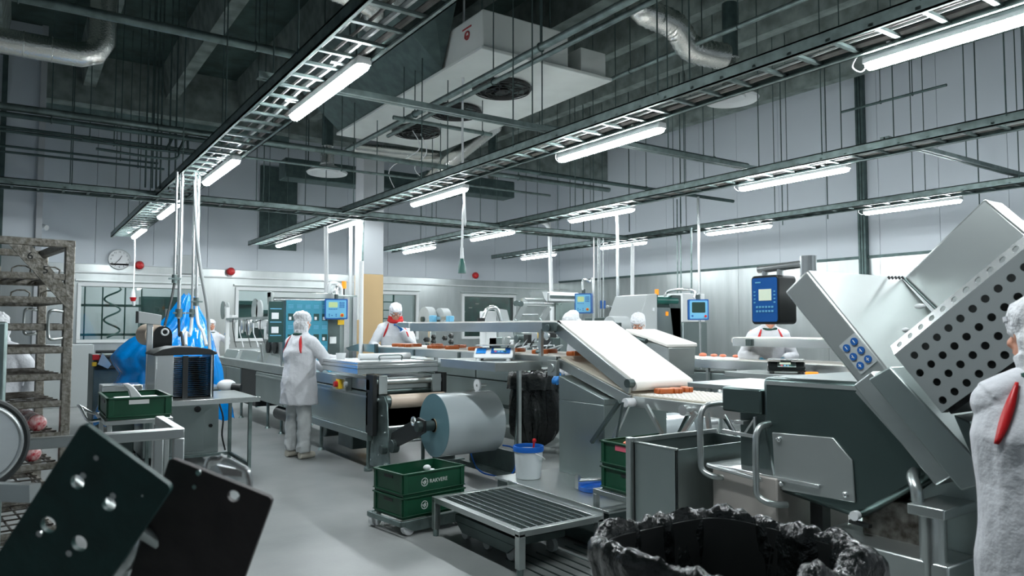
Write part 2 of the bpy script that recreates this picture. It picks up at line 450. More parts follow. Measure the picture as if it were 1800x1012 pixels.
# ================================================================ LIGHTS AND CABLE TRAYS
def tray_rung(parent, mesh, loc):
    o = bpy.data.objects.new('rung', mesh); COL.objects.link(o); o.parent = parent; o.location = Vector(loc)-wl(parent); return o
def cable_tray(label, X0, X1, y0, y1, z, hang, axis='y', cables=4, sp=.3, cmat='cable_grey'):
    """ladder tray between X0 and X1 from y0 to y1, top of side rails at z"""
    def pt(a, b, c): return (a, b, c) if axis == 'y' else (b, a, c)
    t = thing('cable_tray', label, 'cable tray', pt(X0, y0, z-.1), 'cable trays under the roof')
    def bx(mb, a0, a1, b0, b1, c0, c1):
        return mb.box(a0, a1, b0, b1, c0, c1) if axis == 'y' else mb.box(b0, b1, a0, a1, c0, c1)
    for X in (X0, X1):
        m = MB(); s = 1 if X == X0 else -1
        bx(m, X, X+s*.012, y0, y1, z-.10, z); bx(m, X, X+s*.035, y0, y1, z-.012, z); bx(m, X, X+s*.035, y0, y1, z-.10, z-.088)
        bx(m, X+s*.010, X+s*.020, y0, y1, z-.065, z-.04)
        obj(m, 'side_rail', 'galv', t)
    w = X1-X0
    m = MB(); bx(m, 0, w, 0, .035, 0, .022)
    me = bpy.data.meshes.new('rung'); me.from_pydata(m.v, [], m.f); finish(me, ['galv'], None)
    n = int((y1-y0)/sp); st = max(0, n-95)
    for i in range(n): tray_rung(t, me, pt(X0, y0+.1+i*sp, z-.082))
    for k in range(cables):
        xx = X0+.07+(w-.14)*k/max(1, cables-1); ph = random.random()*9; rr = random.choice((.012, .016, .022))
        pth = [pt(xx+.035*noise.noise(Vector((yy*.7, ph, 0))), yy, z-.045+.016*noise.noise(Vector((yy*1.9, ph, 3)))) for yy in [y0+.2+j*.35 for j in range(int((y1-y0-.3)/.35))]]
        obj(MB().tube(pth, rr, 6), 'cable', cmat if k % 2 else 'white_paint', t)
    for yy in hang:
        for X in (X0+.0, X1):
            obj(MB().cyl(pt(X, yy, z-.03), pt(X, yy, H), .0075, n=6), 'hanger_rod', 'galv_dark', t)
    return t
cable_tray('leftmost cable ladder tray running over the trolleys to the far wall', 1.65, 2.10, -3.0, 17.7, 3.58, (-2.4, .4, 3.2, 5.2, 7.4, 9.6, 12.2, 14.8, 17))
cable_tray('second cable ladder tray from the left, above the film roll and conveyor', 4.50, 4.90, -3.0, 17.7, 3.58, (-2.4, -.2, 2.2, 4.4, 6.6, 8.8, 11.2, 13.6, 16))
cable_tray('third cable ladder tray from the left, ending right of the ochre column', 7.66, 8.06, -3.0, 17.4, 3.58, (-2.4, .4, 3, 4.9, 7.0, 9.4, 12.4, 15))
cable_tray('rightmost cable ladder tray, nearest the right wall', 11.05, 11.42, -3.0, 17.3, 3.58, (-2.4, 1, 4.2, 5.6, 8.0, 10.4, 13, 15.6))
cable_tray('cross cable ladder tray running from the left edge across all the others', 11.70, 12.12, -3.5, 11.0, 3.55, (-1, .6, 3.2, 6.2, 9.4), axis='x', cables=7)
def fixture(label, x, y0, y1, z=3.42):
    t = thing('tube_light', label, 'light', (x, y0, z), 'fluorescent tube lights under the cable trays')
    def prof(y, s=1):
        return [(x+a, y, z+c) for a, c in ((-.055*s, .028), (-.05*s, .085), (.05*s, .085), (.055*s, .028))]
    obj(MB().prism(prof(y0), (0, y1-y0, 0)), 'housing', 'white_paint', t, .006)
    q = [(x+.052*math.cos(a), 0, z+.028-.045*math.sin(a)) for a in [math.pi*i/10 for i in range(11)]]
    rr = []
    for (y, s) in ((y0+.004, .5), (y0+.02, .9), (y0+.05, 1), (y1-.05, 1), (y1-.02, .9), (y1-.004, .5)):
        rr.append([(x+(p[0]-x)*s, y, z+.028+(p[2]-z-.028)*s) for p in q])
    obj(MB().rings(rr), 'diffuser', 'lamp_tube', t)
    for yy in (y0+.25, y1-.25):
        b = MB().box(x-.012, x+.012, yy-.01, yy+.01, z+.085, 3.53); b.box(x-.16, x+.06, yy-.012, yy+.012, 3.500, 3.512)
        obj(b, 'bracket', 'white_paint', t)
    pth = smooth_path([(x, y1-.03, z+.06), (x+.05, y1+.06, z+.01), (x+.03, y1+.12, z+.06), (x-.02, y1+.05, 3.53)])
    obj(MB().tube(pth, .006, 6), 'cord', 'white_paint', t)
rowA = 'leftmost cable tray'; ordn = ['nearest', 'second nearest', 'third nearest', 'farthest']
for row, x, ys in (('under the leftmost cable tray', 2.02, ((4.85, 6.45), (8.5, 10.1), (12.15, 13.75), (15.6, 17.1))),
                   ('under the second cable tray from left', 5.02, ((1.3, 2.85), (4.85, 6.42), (8.5, 10.1), (12.2, 13.8), (15.5, 17.1))[:5]),
                   ('under the third cable tray from left', 8.12, ((4.85, 6.42), (8.5, 10.1), (11.9, 13.5), (15.2, 16.8))),
                   ('under the rightmost cable tray', 11.55, ((5.15, 6.65), (8.45, 9.95), (11.7, 13.2), (15.0, 16.5)))):
    nm = ['nearest', 'second', 'third', 'fourth', 'fifth']
    for i, (a, c) in enumerate(ys):
        fixture('glowing white tube light %s, %s' % (row, 'nearest one of the row' if i == 0 else '%s from the camera' % nm[i]), x, a, c)

for row, x, a, c in (('under the leftmost cable tray', 2.02, 1.2, 2.8), ('under the second cable tray', 5.02, -2.3, -.75), ('under the third cable tray', 8.12, 1.2, 2.75), ('under the rightmost cable tray', 11.55, 1.8, 3.3)):
    fixture('glowing white tube light %s, above and beside the camera' % row, x, a, c)
# ================================================================ UNDER THE ROOF
def rods(mb, pts, z0, z1=H, r=.0075):
    for x, y in pts: mb.cyl((x, y, z0), (x, y, z1), r, n=6)
def pipe_run(name, label, p0, p1, z, r, axis, m='galv', ext=(0, 0), hang=(), cat='pipe'):
    """straight pipe measured from two pixels at height z, laid square to the building"""
    a = P(*p0, Z=z); c = P(*p1, Z=z)
    if axis == 'x': y = (a.y+c.y)/2; a = Vector((a.x-ext[0], y, z)); c = Vector((c.x+ext[1], y, z))
    else: x = (a.x+c.x)/2; a = Vector((x, a.y-ext[0], z)); c = Vector((x, c.y+ext[1], z))
    t = thing(name, label, cat, a)
    obj(MB().cyl(a, c, r, n=12), 'pipe', m, t)
    for h in hang:
        q = a.lerp(c, h)
        obj(MB().cyl(q, (q.x, q.y, H), .0075, n=6), 'hanger_rod', 'galv_dark', t)
        obj(MB().ring(q, c-a, r+.006, .008, 14, 6), 'pipe_clamp', 'galv_dark', t)
    return t
pipe_run('steel_pipe', 'long grey pipe crossing the top left corner in front of the roof ribs', (0, -8), (507, 91), 4.4, .045, 'x', ext=(3, .25), hang=(.55, .9))
pipe_run('steel_pipe', 'thick grey pipe at left, topmost before the far wall', (0, 186), (365, 236), 4.3, .05, 'x', ext=(3, .2), hang=(.5, .85))
pipe_run('steel_pipe', 'dark pipe just below the thick grey pipe on the left', (0, 207), (330, 236), 4.2, .035, 'x', m='galv_dark', ext=(3, .6), hang=(.62,))
pipe_run('steel_pipe', 'double dark conduit pipe, upper of the pair on the left', (0, 224), (330, 262), 4.1, .022, 'x', m='galv_dark', ext=(3, .5), hang=(.7,))
pipe_run('steel_pipe', 'double dark conduit pipe, lower of the pair on the left', (0, 230), (330, 268), 4.05, .02, 'x', m='galv_dark', ext=(3, .5), hang=(.75,))
pipe_run('steel_pipe', 'thin dark pipe low on the left, over the cross tray', (0, 258), (280, 285), 3.95, .016, 'x', m='galv_dark', ext=(3, 0), hang=(.9,))
pipe_run('steel_pipe', 'thinnest lowest dark pipe on the left over the cross tray', (0, 267), (290, 296), 3.9, .016, 'x', m='galv_dark', ext=(3, 0), hang=(.93,))
pipe_run('steel_pipe', 'grey pipe crossing below the fan unit toward the second tray', (430, 246), (800, 295), 4.25, .045, 'x', ext=(.3, 3.5), hang=(.2, .7))
pipe_run('steel_pipe', 'thin pale pipe crossing below the thicker one near the column', (430, 278), (760, 316), 4.0, .02, 'x', ext=(.3, 2.5), hang=(.3, .6))
pipe_run('steel_pipe', 'long grey pipe running below the white fan unit toward the back', (1106, -12), (640, 255), 4.55, .04, 'y', m='galv', ext=(1.5, .5), hang=(.35, .7))
pipe_run('steel_channel', 'grey support rail slung under the fans of the white unit', (1104, 3), (700, 242), 4.6, .03, 'y', m='galv', ext=(.5, 0), hang=(.5,), cat='rail')
pipe_run('steel_pipe', 'short grey pipe joining the two long ones under the fan unit', (686, 209), (870, 234), 4.5, .03, 'x', m='galv', hang=(.1, .9))
pipe_run('steel_pipe', 'long dark pipe sloping along the upper right, nearer the right wall', (1305, 245), (1800, 110), 5.0, .02, 'y', m='galv_dark', ext=(2, 1), hang=(.4, .7))
pipe_run('steel_pipe', 'slim pipe running above the second tray at top right', (1200, 90), (1420, -8), 5.1, .03, 'y', m='galv', ext=(2, 3.5), hang=(.3, .8))
pipe_run('steel_pipe', 'dark pipe crossing between the third and fourth trays', (1000, 235), (1325, 288), 4.3, .03, 'x', m='galv_dark', ext=(.5, 0), hang=(.3, .8))
pipe_run('steel_pipe', 'long grey pipe crossing above the third tray near the far end', (860, 302), (1260, 340), 4.2, .035, 'x', m='galv_dark', ext=(.5, 1), hang=(.2, .6))
# U channels crossing above the trays
def channel(label, x0, x1, y, z, hang):
    t = thing('support_channel', label, 'beam', (x0, y, z), 'support channels over the trays')
    m = MB()
    for s in (0, .055): m.box(x0, x1, y+s, y+s+.04, z, z+.045)
    m.box(x0, x1, y, y+.095, z+.045, z+.05)
    obj(m, 'channel', 'galv', t)
    for x in hang: obj(MB().cyl((x, y+.047, z), (x, y+.047, H), .0075, n=6), 'hanger_rod', 'galv_dark', t)
channel('long steel support channel crossing from the leftmost tray to the third', 1.6, 8.2, 6.05, 3.62, (2.4, 4.4, 6.4, 8.1))
channel('steel support channel at the right between the third and last trays', 7.9, 12.4, 4.25, 3.62, (8.1, 9.8, 11.6))
# air cooler hung from the roof: three fans underneath
t = thing('air_cooler', 'long white ceiling air cooler with three black fans underneath', 'air cooler', (4.68, 7.55, 5.0))
obj(MB().box(4.68, 6.83, 7.55, 12.5, 5.0, 5.05), 'drip_tray', 'unit_paint', t, .01)
obj(MB().box(4.74, 6.1, 7.62, 12.4, 5.05, 5.55), 'body', 'unit_paint', t, .015)
obj(MB().box(6.35, 6.80, 7.65, 9.4, 5.05, 5.42), 'end_box', 'unit_paint', t, .01)
obj(MB().prism([(4.70, 8.6, 5.06), (4.70, 8.0, 6.3), (4.1, 8.0, 6.6), (3.7, 8.6, 5.9)], (0, 3.8, 0)), 'air_hood', 'galv_dark', t)
for k, (fx, fy) in enumerate(((5.67, 8.6), (5.67, 9.95), (5.70, 11.35))):
    b = MB(); 
    for rr in (.40, .32, .24, .16): b.ring((fx, fy, 4.93-(.4-rr)*.12), (0, 0, 1), rr, .008, 36, 6)
    for a in range(8):
        q = a*math.pi/4; b.cyl((fx+.1*math.cos(q), fy+.1*math.sin(q), 4.89), (fx+.43*math.cos(q), fy+.43*math.sin(q), 4.97), .008, n=5)
    g = obj(b, 'fan_guard', 'black', t)
    obj(MB().lathe((fx, fy, 4.96), [(.30, .04), (.41, .035), (.43, 0), (.41, -.01), (.40, .02), (.30, .03)], 36), 'fan_ring', 'black', g)
    obj(MB().lathe((fx, fy, 4.96), [(.001, .035), (.31, .035), (.31, .04), (.001, .04)], 36), 'fan_opening', 'black', g)
    b = MB().cyl((fx, fy, 4.91), (fx, fy, 4.99), .09, n=18)
    obj(b, 'fan_motor', 'black', g)
    b = MB()
    for a in range(5):
        q = a*2*math.pi/5; d = Vector((math.cos(q), math.sin(q), 0)); e = Vector((-d.y, d.x, 0)); c = Vector((fx, fy, 4.965))
        b.prism([c+d*.08-e*.05+Vector((0,0,.012)), c+d*.36-e*.11+Vector((0,0,.015)), c+d*.36+e*.08-Vector((0,0,.012)), c+d*.08+e*.04-Vector((0,0,.01))], (0, 0, .004))
    obj(b, 'fan_blades', 'dark_steel', g)
b = MB()
for x, y in ((4.9, 7.9), (6.0, 7.9), (4.9, 12.1), (6.0, 12.1)):
    obj(MB().cyl((x, y, 5.5), (x, y, H), .01, n=6), 'hanger_rod', 'galv_dark', t)
m_ = P(829, 47, Y=7.55)
b = MB(); o = Vector((4.675-.0, 7.85, 5.42))
lg = MB().ring((4.735, 8.0, 5.33), (1, 0, 0), .05, .012, 20, 6); lg.box(4.732, 4.739, 7.9, 8.12, 5.42, 5.44); lg.box(4.732, 4.739, 7.95, 8.07, 5.31, 5.33)
obj(lg, 'round_logo', 'logo_red', t)
# thin power leads dropping from the fans
for k, (a, c) in enumerate((((5.7, 11.2, 4.9), (5.9, 11.6, 4.25)), ((5.5, 11.1, 4.9), (5.6, 12.0, 4.05)))):
    solo(MB().tube(smooth_path([a, (a[0]+.15, a[1]+.05, 4.6), (c[0]-.1, c[1], 4.4), c]), .008, 6), 'power_lead', 'white_plastic', 'white lead hanging from the farthest fan, %s one' % ('longer' if k else 'shorter'), 'cable')
# insulated and flexible silver ducts
def duct(name, label, path, r, m='duct_foil', n=20, ribs=0):
    pts = smooth_path(path, 8) if ribs else [Vector(p) for p in path]
    t = thing(name, label, 'duct', pts[0])
    if ribs:
        L = [0]
        for i in range(1, len(pts)): L.append(L[-1]+(pts[i]-pts[i-1]).length)
        tot = L[-1]; N = int(tot/ribs)*2; pr = []
        for k in range(N+1):
            s = tot*k/N; i = 1
            while i < len(L)-1 and L[i] < s: i += 1
            q = pts[i-1].lerp(pts[i], (s-L[i-1])/max(1e-6, L[i]-L[i-1])); pr.append((q, r*(1.0 if k % 2 else .93)))
        obj(MB().loft(pr, n), 'flexible_hose', m, t)
    else:
        obj(MB().loft([(p, r) for p in pts], n), 'duct_body', m, t)
        for i in range(1, len(pts)):
            d = pts[i]-pts[i-1]; kk = int(d.length/.32)
            for j in range(1, kk+1):
                obj(MB().ring(pts[i-1]+d*j/(kk+1), d, r+.002, .007, 24, 5), 'seam_band', m, t) if kk < 12 else None
    return t
a = P(0, 88, Z=4.9); a.x -= 1.2; c = P(140, 96, Z=4.9); y = c.y
duct('insulated_duct', 'shiny foil covered duct bending upward in the top left corner', [(a.x, y, 4.9), (c.x, y, 4.9), (c.x+.16, y, 4.96), (c.x+.24, y, 5.12), (c.x+.24, y, 6.34)], .15)
duct('insulated_duct', 'shiny foil duct turning upward above the leftmost tray', [P(560, -30, Z=5.2), P(650, 10, Z=5.2), P(652, 40, Z=5.2), P(648, 40, Z=5.2)+Vector((.02, .02, .3)), P(700, -8, Z=5.4)], .13, ribs=.06)
duct('flexible_duct', 'silver flexible duct bending down at top right of centre', [P(1120, 0, Z=5.6), P(1135, 22, Z=5.4), P(1185, 45, Z=5.3), P(1215, 85, Z=5.1), P(1275, 100, Z=5.05)], .17, ribs=.07)
duct('flexible_duct', 'silver flexible duct lying under the far end of the air cooler', [P(618, 262, Y=12.7), P(680, 268, Y=12.7), P(770, 275, Y=12.7)], .14, ribs=.06)
duct('flexible_duct', 'silver flexible duct sloping under the cooler toward the second tray', [P(752, 322, Y=12.6), P(790, 285, Y=12.3), P(848, 238, Y=12.0), P(872, 220, Y=12)], .15, ribs=.06)
def diffuser(label, px, py, z, r, stub=.5):
    c = P(px, py, Z=z); t = thing('air_diffuser', label, 'air diffuser', c, 'round white ceiling diffusers')
    obj(MB().lathe(c, [(.02, .03), (r*.5, .02), (r*.52, .05), (r*.95, -.01), (r, .02), (r*.8, .09), (r*.35, .16), (r*.33, .2), (.001, .2)], 36), 'diffuser_cone', 'white_paint', t)
    b = MB().loft([(c+Vector((0, 0, .18+.04*k)), r*.33*(1 if k % 2 else .92)) for k in range(int(stub/.04))], 20)
    obj(b, 'flexible_hose', 'duct_foil', t)
    obj(MB().cyl(c+Vector((0,0,.15+stub)), (c.x, c.y, H), r*.28, n=18), 'supply_duct', 'galv_dark', t)
diffuser('large round white diffuser at right between the second and third trays', 1285, 176, 4.9, .40)
diffuser('round white air diffuser near the leftmost tray, by the dark wall hatch', 575, 305, 4.6, .40, .4)
diffuser('small round white air diffuser right of the hanging white cable', 865, 337, 4.9, .36, .6)
# dark box ducts at height
t = thing('box_duct', 'dark rectangular duct beyond the air cooler near the far wall', 'duct', (6.9, 14.5, 4.8))
obj(MB().box(7.6, 10.0, 14.6, 15.1, 4.7, 5.1), 'duct_body', 'galv_dark', t, .02)
for x in (7.9, 9.6): obj(MB().cyl((x, 14.85, 5.1), (x, 14.85, H), .01, n=6), 'hanger_rod', 'galv_dark', t)
t = thing('round_duct', 'dark horizontal round duct along the far wall at upper left', 'duct', (.3, 17.9, 6.2))
obj(MB().cyl((-2, 17.2, 6.25), (5.2, 17.2, 6.05), .28, n=20), 'duct_body', 'galv_dark', t)
for x in (.8, 4.0): obj(MB().cyl((x, 17.2, 6.2), (x, 17.2, H), .012, n=6), 'hanger_rod', 'galv_dark', t)
t = thing('box_duct', 'dark wall duct dropping down the far wall left of the column', 'duct', (5.0, 17.5, 5.2))
obj(MB().box(4.9, 9.3, 16.2, 16.7, 4.9, 5.35), 'duct_body', 'galv_dark', t, .02)
for x in (5.5, 8.8): obj(MB().cyl((x, 16.45, 5.3), (x, 16.45, H), .012, n=6), 'hanger_rod', 'galv_dark', t)
# vertical rod bundle and pipe drops at upper left
for k, (px, y0p) in enumerate(((256, 410), (268, 325), (275, 330), (282, 325), (297, 300), (308, 290))):
    q = P(px, 300, Y=11.2)
    solo(MB().cyl((q.x, q.y, 3.5), (q.x, q.y, H), .012, n=7), 'drop_rod', 'galv_dark', 'thin dark vertical rod at upper left, %s of the bundle' % ('leftmost', 'second', 'third', 'fourth', 'fifth', 'rightmost')[k], 'rod', 'vertical rods by the cross tray')
# looped hydraulic pipes near them
for k, (px, dz) in enumerate(((278, 0), (300, .1))):
    q = P(px, 280, Y=10.9)
    solo(MB().tube(smooth_path([(q.x-.9, q.y, 4.0-dz), (q.x, q.y, 3.98-dz), (q.x+.12, q.y+.05, 4.05), (q.x+.25, q.y+.3, 4.3), (q.x+.27, q.y+.3, 4.1)]), .018, 7), 'bent_pipe', 'galv_dark', 'thin bent dark pipe %s beside the vertical rod bundle' % ('left' if k == 0 else 'right'), 'pipe')
for k, (px, Y, z0, z1) in enumerate(((1373, 9, 3.6, 7), (1452, 8.0, 3.6, 7), (1718, 6.0, 3.0, 7), (1105, 11.5, 3.6, 7), (1025, 12, 3.6, 7), (1195, 10, 3.6, 7))):
    q = P(px, 250, Y=Y)
    solo(MB().cyl((q.x, q.y, z0), (q.x, q.y, z1), .012, n=6), 'hanging_rod', 'galv_dark', 'thin dark hanging rod %s' % ('left of the upper right pipe clamp', 'crossing the upper right pipe', 'at far right crossing the upper pipe', 'right of the second tray light', 'left of the third tray light', 'above the third tray light')[k], 'rod')
# white lead with green socket hanging over the conveyor
q = P(812, 480, Y=8.6)
t = thing('hanging_socket', 'white cable hanging from the second tray with dark green socket at its end', 'cable', (q.x, q.y, q.z))
z0 = P(808, 476, Y=8.6).z
obj(MB().tube(smooth_path([(q.x, q.y, z0+.30), (q.x+.02, q.y, z0+.9), (q.x+.05, q.y, 3.0), (q.x+.0, q.y, 4.2), (q.x+.03, q.y, H)]), .016, 8), 'cord', 'white_plastic', t)
obj(MB().cyl((q.x, q.y, z0+.17), (q.x, q.y, z0+.32), .026, .020, 12), 'cord_grip', 'white_plastic', t)
obj(MB().loft([((q.x, q.y, z0-.03), .055), ((q.x, q.y, z0+.06), .05), ((q.x, q.y, z0+.18), .022)], 14), 'socket', 'hose_green', t)
# clock, alarms, camera
t = thing('wall_clock', 'round white wall clock above the leftmost window', 'clock', (2.15, 19, 3.1))
cc = P(210, 456, Y=18.98); R = .235
obj(MB().lathe((cc.x, 19.0, cc.z), [(R, 0), (R, -.05), (R*.94, -.06), (R*.93, -.03), (.001, -.03)], 40, 'y'), 'clock_case', 'white_plastic', t)
obj(MB().ring((cc.x, 18.945, cc.z), (0, 1, 0), R*.97, .007, 36, 6), 'rim', 'grey_paint', t)
fy = 18.965
for i in range(12):
    a = math.radians(90-30*(i+1)); text(str(i+1), 'numeral', t, (cc.x+math.cos(a)*R*.74, fy, cc.z+math.sin(a)*R*.74), (1,0,0), (0,0,1), .055, 'black', .001)
for ln, an, nm in ((.10, 62, 'hour_hand'), (.16, 228, 'minute_hand')):
    a = math.radians(an); obj(MB().bar((cc.x-math.cos(a)*.03, fy-.006, cc.z-math.sin(a)*.03), (cc.x+math.cos(a)*ln, fy-.006, cc.z+math.sin(a)*ln), .004, .012), nm, 'black', t)
for k, (px, py) in enumerate(((245, 466), (406, 477), (836, 484))):
    c = P(px, py, Y=18.9); t = thing('alarm_beacon', 'red round alarm beacon on the far wall %s' % ('beside the clock', 'above the second window', 'above the green board window')[k], 'alarm', (c.x, 19, c.z), 'red alarm beacons on the far wall')
    obj(MB().lathe((c.x, 19.0, c.z), [(.05, -.0), (.05, -.05), (.095, -.06), (.10, -.12), (.07, -.17), (.001, -.19)], 20, 'y'), 'dome', 'red', t)
    obj(MB().box(c.x-.05, c.x+.05, 18.96, 19.0, c.z-.12, c.z-.05), 'base', 'white_plastic', t)
c = P(72, 397, Y=18.6)
t = thing('wall_camera', 'small white camera high on the far wall at left', 'camera', (c.x, 19, c.z))
obj(MB().cyl((c.x-.12, 18.7, c.z+.03), (c.x+.1, 18.45, c.z-.05), .06, n=14), 'housing', 'white_plastic', t); obj(MB().cyl((c.x-.1, 19, c.z), (c.x-.08, 18.7, c.z), .03, n=8), 'bracket', 'white_plastic', t)
# white flex with red and white plug in front of the first window
q = P(234, 525, Y=16.6)
t = thing('hanging_plug', 'red and white industrial plug hanging on a white cable before the left window', 'plug', (q.x, q.y, q.z))
obj(MB().tube([(q.x, q.y, q.z+.18), (q.x+.01, q.y, 3.0), (q.x, q.y, 3.44)], .013, 6), 'cord', 'white_plastic', t)
obj(MB().loft([((q.x, q.y, q.z+.02), .045), ((q.x, q.y, q.z+.10), .04), ((q.x, q.y, q.z+.2), .016)], 12), 'plug_body', 'white_plastic', t)
obj(MB().loft([((q.x, q.y, q.z-.05), .04), ((q.x, q.y, q.z+.03), .065)], 12), 'collar', 'red', t)
obj(MB().cyl((q.x+.02, q.y, q.z-.14), (q.x+.01, q.y, q.z-.05), .022, .035, 10), 'lower_socket', 'white_plastic', t)
# vertical white conduits coming down from the trays to the machines
for k, (px, ptop, pbot, Y, r, dx) in enumerate(((573, 398, 560, 12.2, .035, -5), (966, 395, 560, 13.0, .045, -8), (1112, 428, 560, 11.0, .04, 3), (1215, 400, 640, 9.6, .018, 0), (1190, 350, 500, 11, .015, 0), (1196, 350, 500, 11, .015, 0))):
    a = P(px, ptop, Y=Y); c = P(px-dx, pbot, Y=Y); 
    c.z = 0
    pth = [c, (a.x, a.y, a.z-.25), (a.x-.02, a.y, a.z-.08), (a.x-.12, a.y, a.z+.02), (a.x-.3, a.y, a.z+.06)] if k in (1,) else [c, a]
    solo(MB().tube(smooth_path(pth) if k == 1 else pth, r, 12), 'white_conduit', 'white_paint' if k < 3 else 'galv', ('white vertical conduit left of the ochre column', 'white conduit bending up to the cross tray near the room corner', 'white conduit dropping to the rollers right of the blue terminal', 'slim steel conduit down to the rightmost small screen', 'left slim grey conduit above the orange beacon', 'right slim grey conduit above the orange beacon')[k], 'conduit')
for k, (px, Y) in enumerate(((617, 12.85), (629, 12.85), (638, 12.7))):
    a = P(px, 400, Y=Y); c = P(px, 600 if k == 2 else 500, Y=Y)
    solo(MB().cyl((a.x, a.y, c.z if k == 2 else 1.7), (a.x, a.y, 3.5), (.03, .04, .022)[k], n=10), 'column_conduit', 'white_paint' if k < 2 else 'galv', ('leftmost white conduit beside the ochre column', 'wide white conduit at the left edge of the ochre column', 'grey steel pipe in front of the ochre column')[k], 'conduit')
for k, px in enumerate((1044, 1051, 1054, 1060)):
    q = P(px, 400, Y=11.715)
    t = thing('supply_pipe', 'slim steel supply pipe behind the blue terminal, %s of four' % ('leftmost', 'second', 'third', 'rightmost')[k], 'pipe', (q.x, q.y, 1.2), 'slim supply pipes behind the terminal')
    obj(MB().cyl((q.x, q.y, 1.7 if k else 1.2), (q.x, q.y, 3.55), .014, n=8), 'pipe', 'steel_bright', t)
    if k > 1:
        obj(MB().box(q.x-.01, q.x+.012, q.y-.05, q.y-.02, 1.95, 2.12), 'valve_handle', 'blue', t)
        obj(MB().tube(smooth_path([(q.x, q.y, 1.7), (q.x+.05, q.y, 1.5), (q.x+.25, q.y, 1.25), (q.x+.4, q.y, 1.0)]), .016, 8), 'hose', 'rubber', t)
q = P(1085, 400, Y=9.0)
solo(MB().cyl((q.x, q.y, 0), (q.x, q.y, 3.6), .026, n=10), 'steel_post', 'steel_bright', 'polished vertical steel post rising behind the wide white belt', 'post')
q = P(1228, 400, Y=8.9)
solo(MB().cyl((q.x, q.y, 0), (q.x, q.y, 3.9), .022, n=10), 'steel_post', 'steel_bright', 'slim vertical steel post carrying the small right hand touch screen', 'post')
# ================================================================ PACKING LINE BESIDE THE STANDING WORKER
t = L1 = thing('packing_machine', 'long stainless steel tray sealing line with hinged side panels beside the standing worker', 'machine', (3.2, 7.45, 0))
obj(MB().box(3.26, 4.05, 7.5, 12.0, .46, .97).box(3.26, 4.05, 12.9, 15.0, .50, .97).box(3.5, 4.0, 12.0, 12.9, .3, .9), 'housing', 'dark_steel', t)
obj(MB().prism([(3.20, 7.45, 1.0), (3.20, 7.45, .88), (3.235, 7.45, .86), (4.08, 7.45, .86), (4.08, 7.45, 1.0)], (0, 7.6, 0)), 'top_frame', 'steel', t, .006)
obj(MB().box(3.215, 4.07, 12.0, 12.9, .3, .87), 'dark_recess', 'black', t)
for (y0, y1) in ((7.5, 9.55), (9.58, 10.55), (10.58, 11.95)):
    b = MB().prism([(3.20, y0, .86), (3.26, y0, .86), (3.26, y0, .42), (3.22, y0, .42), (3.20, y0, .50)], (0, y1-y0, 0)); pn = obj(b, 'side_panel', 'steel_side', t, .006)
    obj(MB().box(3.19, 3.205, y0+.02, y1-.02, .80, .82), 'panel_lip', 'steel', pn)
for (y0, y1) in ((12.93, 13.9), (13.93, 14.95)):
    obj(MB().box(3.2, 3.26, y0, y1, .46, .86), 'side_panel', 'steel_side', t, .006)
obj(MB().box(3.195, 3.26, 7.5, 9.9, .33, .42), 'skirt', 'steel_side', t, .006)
for y in (7.7, 9.2, 10.9, 11.6, 13.2, 14.7):
    for x in (3.3, 3.98):
        obj(MB().cyl((x, y, .03), (x, y, .48), .022, n=10).cyl((x, y, 0), (x, y, .03), .05, .03, 12), 'foot', 'galv', t)
obj(MB().box(3.35, 3.8, 8.3, 8.75, .12, .36), 'vacuum_pump', 'dark_steel', t, .01); obj(MB().cyl((3.4, 9.4, .25), (3.9, 9.4, .25), .12, n=16), 'vacuum_tank', 'dark_steel', t, .01)
obj(MB().cyl((3.3, 10.2, .3), (3.3, 11.0, .3), .1, n=14), 'drive_motor', 'black', t)
obj(MB().box(3.32, 4.0, 7.5, 12.0, 1.0, 1.012), 'film_bed', 'steel_bright', t)
# near end: film inlet frame with rollers
for x in (3.20, 4.05): obj(MB().box(x, x+.05, 7.36, 7.55, .40, 1.05), 'end_plate', 'black', t, .005)
for k, (z, y, r, mm) in enumerate(((.97, 7.42, .035, 'steel'), (.86, 7.46, .03, 'dark_steel'), (.78, 7.40, .022, 'steel_bright'))):
    obj(MB().cyl((3.25, y, z), (4.05, y, z), r, n=16), 'roller', mm, t)
obj(MB().box(3.27, 3.37, 7.36, 7.40, .84, 1.04), 'roller_block', 'steel', t, .004); obj(MB().box(3.92, 4.03, 7.36, 7.40, .84, 1.04), 'roller_block', 'steel', t, .004)
lid = MB().box(3.05, 4.02, 7.42, 8.5, 1.06, 1.16); lid.prism([(3.05, 7.42, 1.16), (4.02, 7.42, 1.16), (4.02, 8.5, 1.16), (3.05, 8.5, 1.16)], (.0, .0, .03))
ld = obj(lid, 'sealing_cover', 'clear_plastic' and 'steel_bright', t, .006)
obj(MB().tube(smooth_path([(3.45, 7.75, 1.19), (3.45, 7.75, 1.24), (3.6, 7.75, 1.245), (3.72, 7.75, 1.24), (3.72, 7.75, 1.19)], 3), .008, 6), 'cover_handle', 'dark_steel', ld)
obj(MB().box(3.04, 4.03, 7.41, 8.51, 1.118, 1.124), 'cover_seam', 'dark_steel', ld)
# emergency switch
obj(MB().box(3.12, 3.2, 7.95, 8.35, .84, .99), 'switch_bracket', 'steel', t, .006)
sw = obj(MB().box(3.08, 3.13, 8.05, 8.15, .86, .97), 'emergency_switch', 'yellow', t, .008)
obj(MB().cyl((3.08, 8.1, .915), (3.045, 8.1, .915), .034, .03, 16), 'stop_button', 'red', sw)
obj(MB().cyl((3.1, 7.85, .93), (3.07, 7.85, .93), .03, n=12), 'key_switch', 'grey_paint', t)
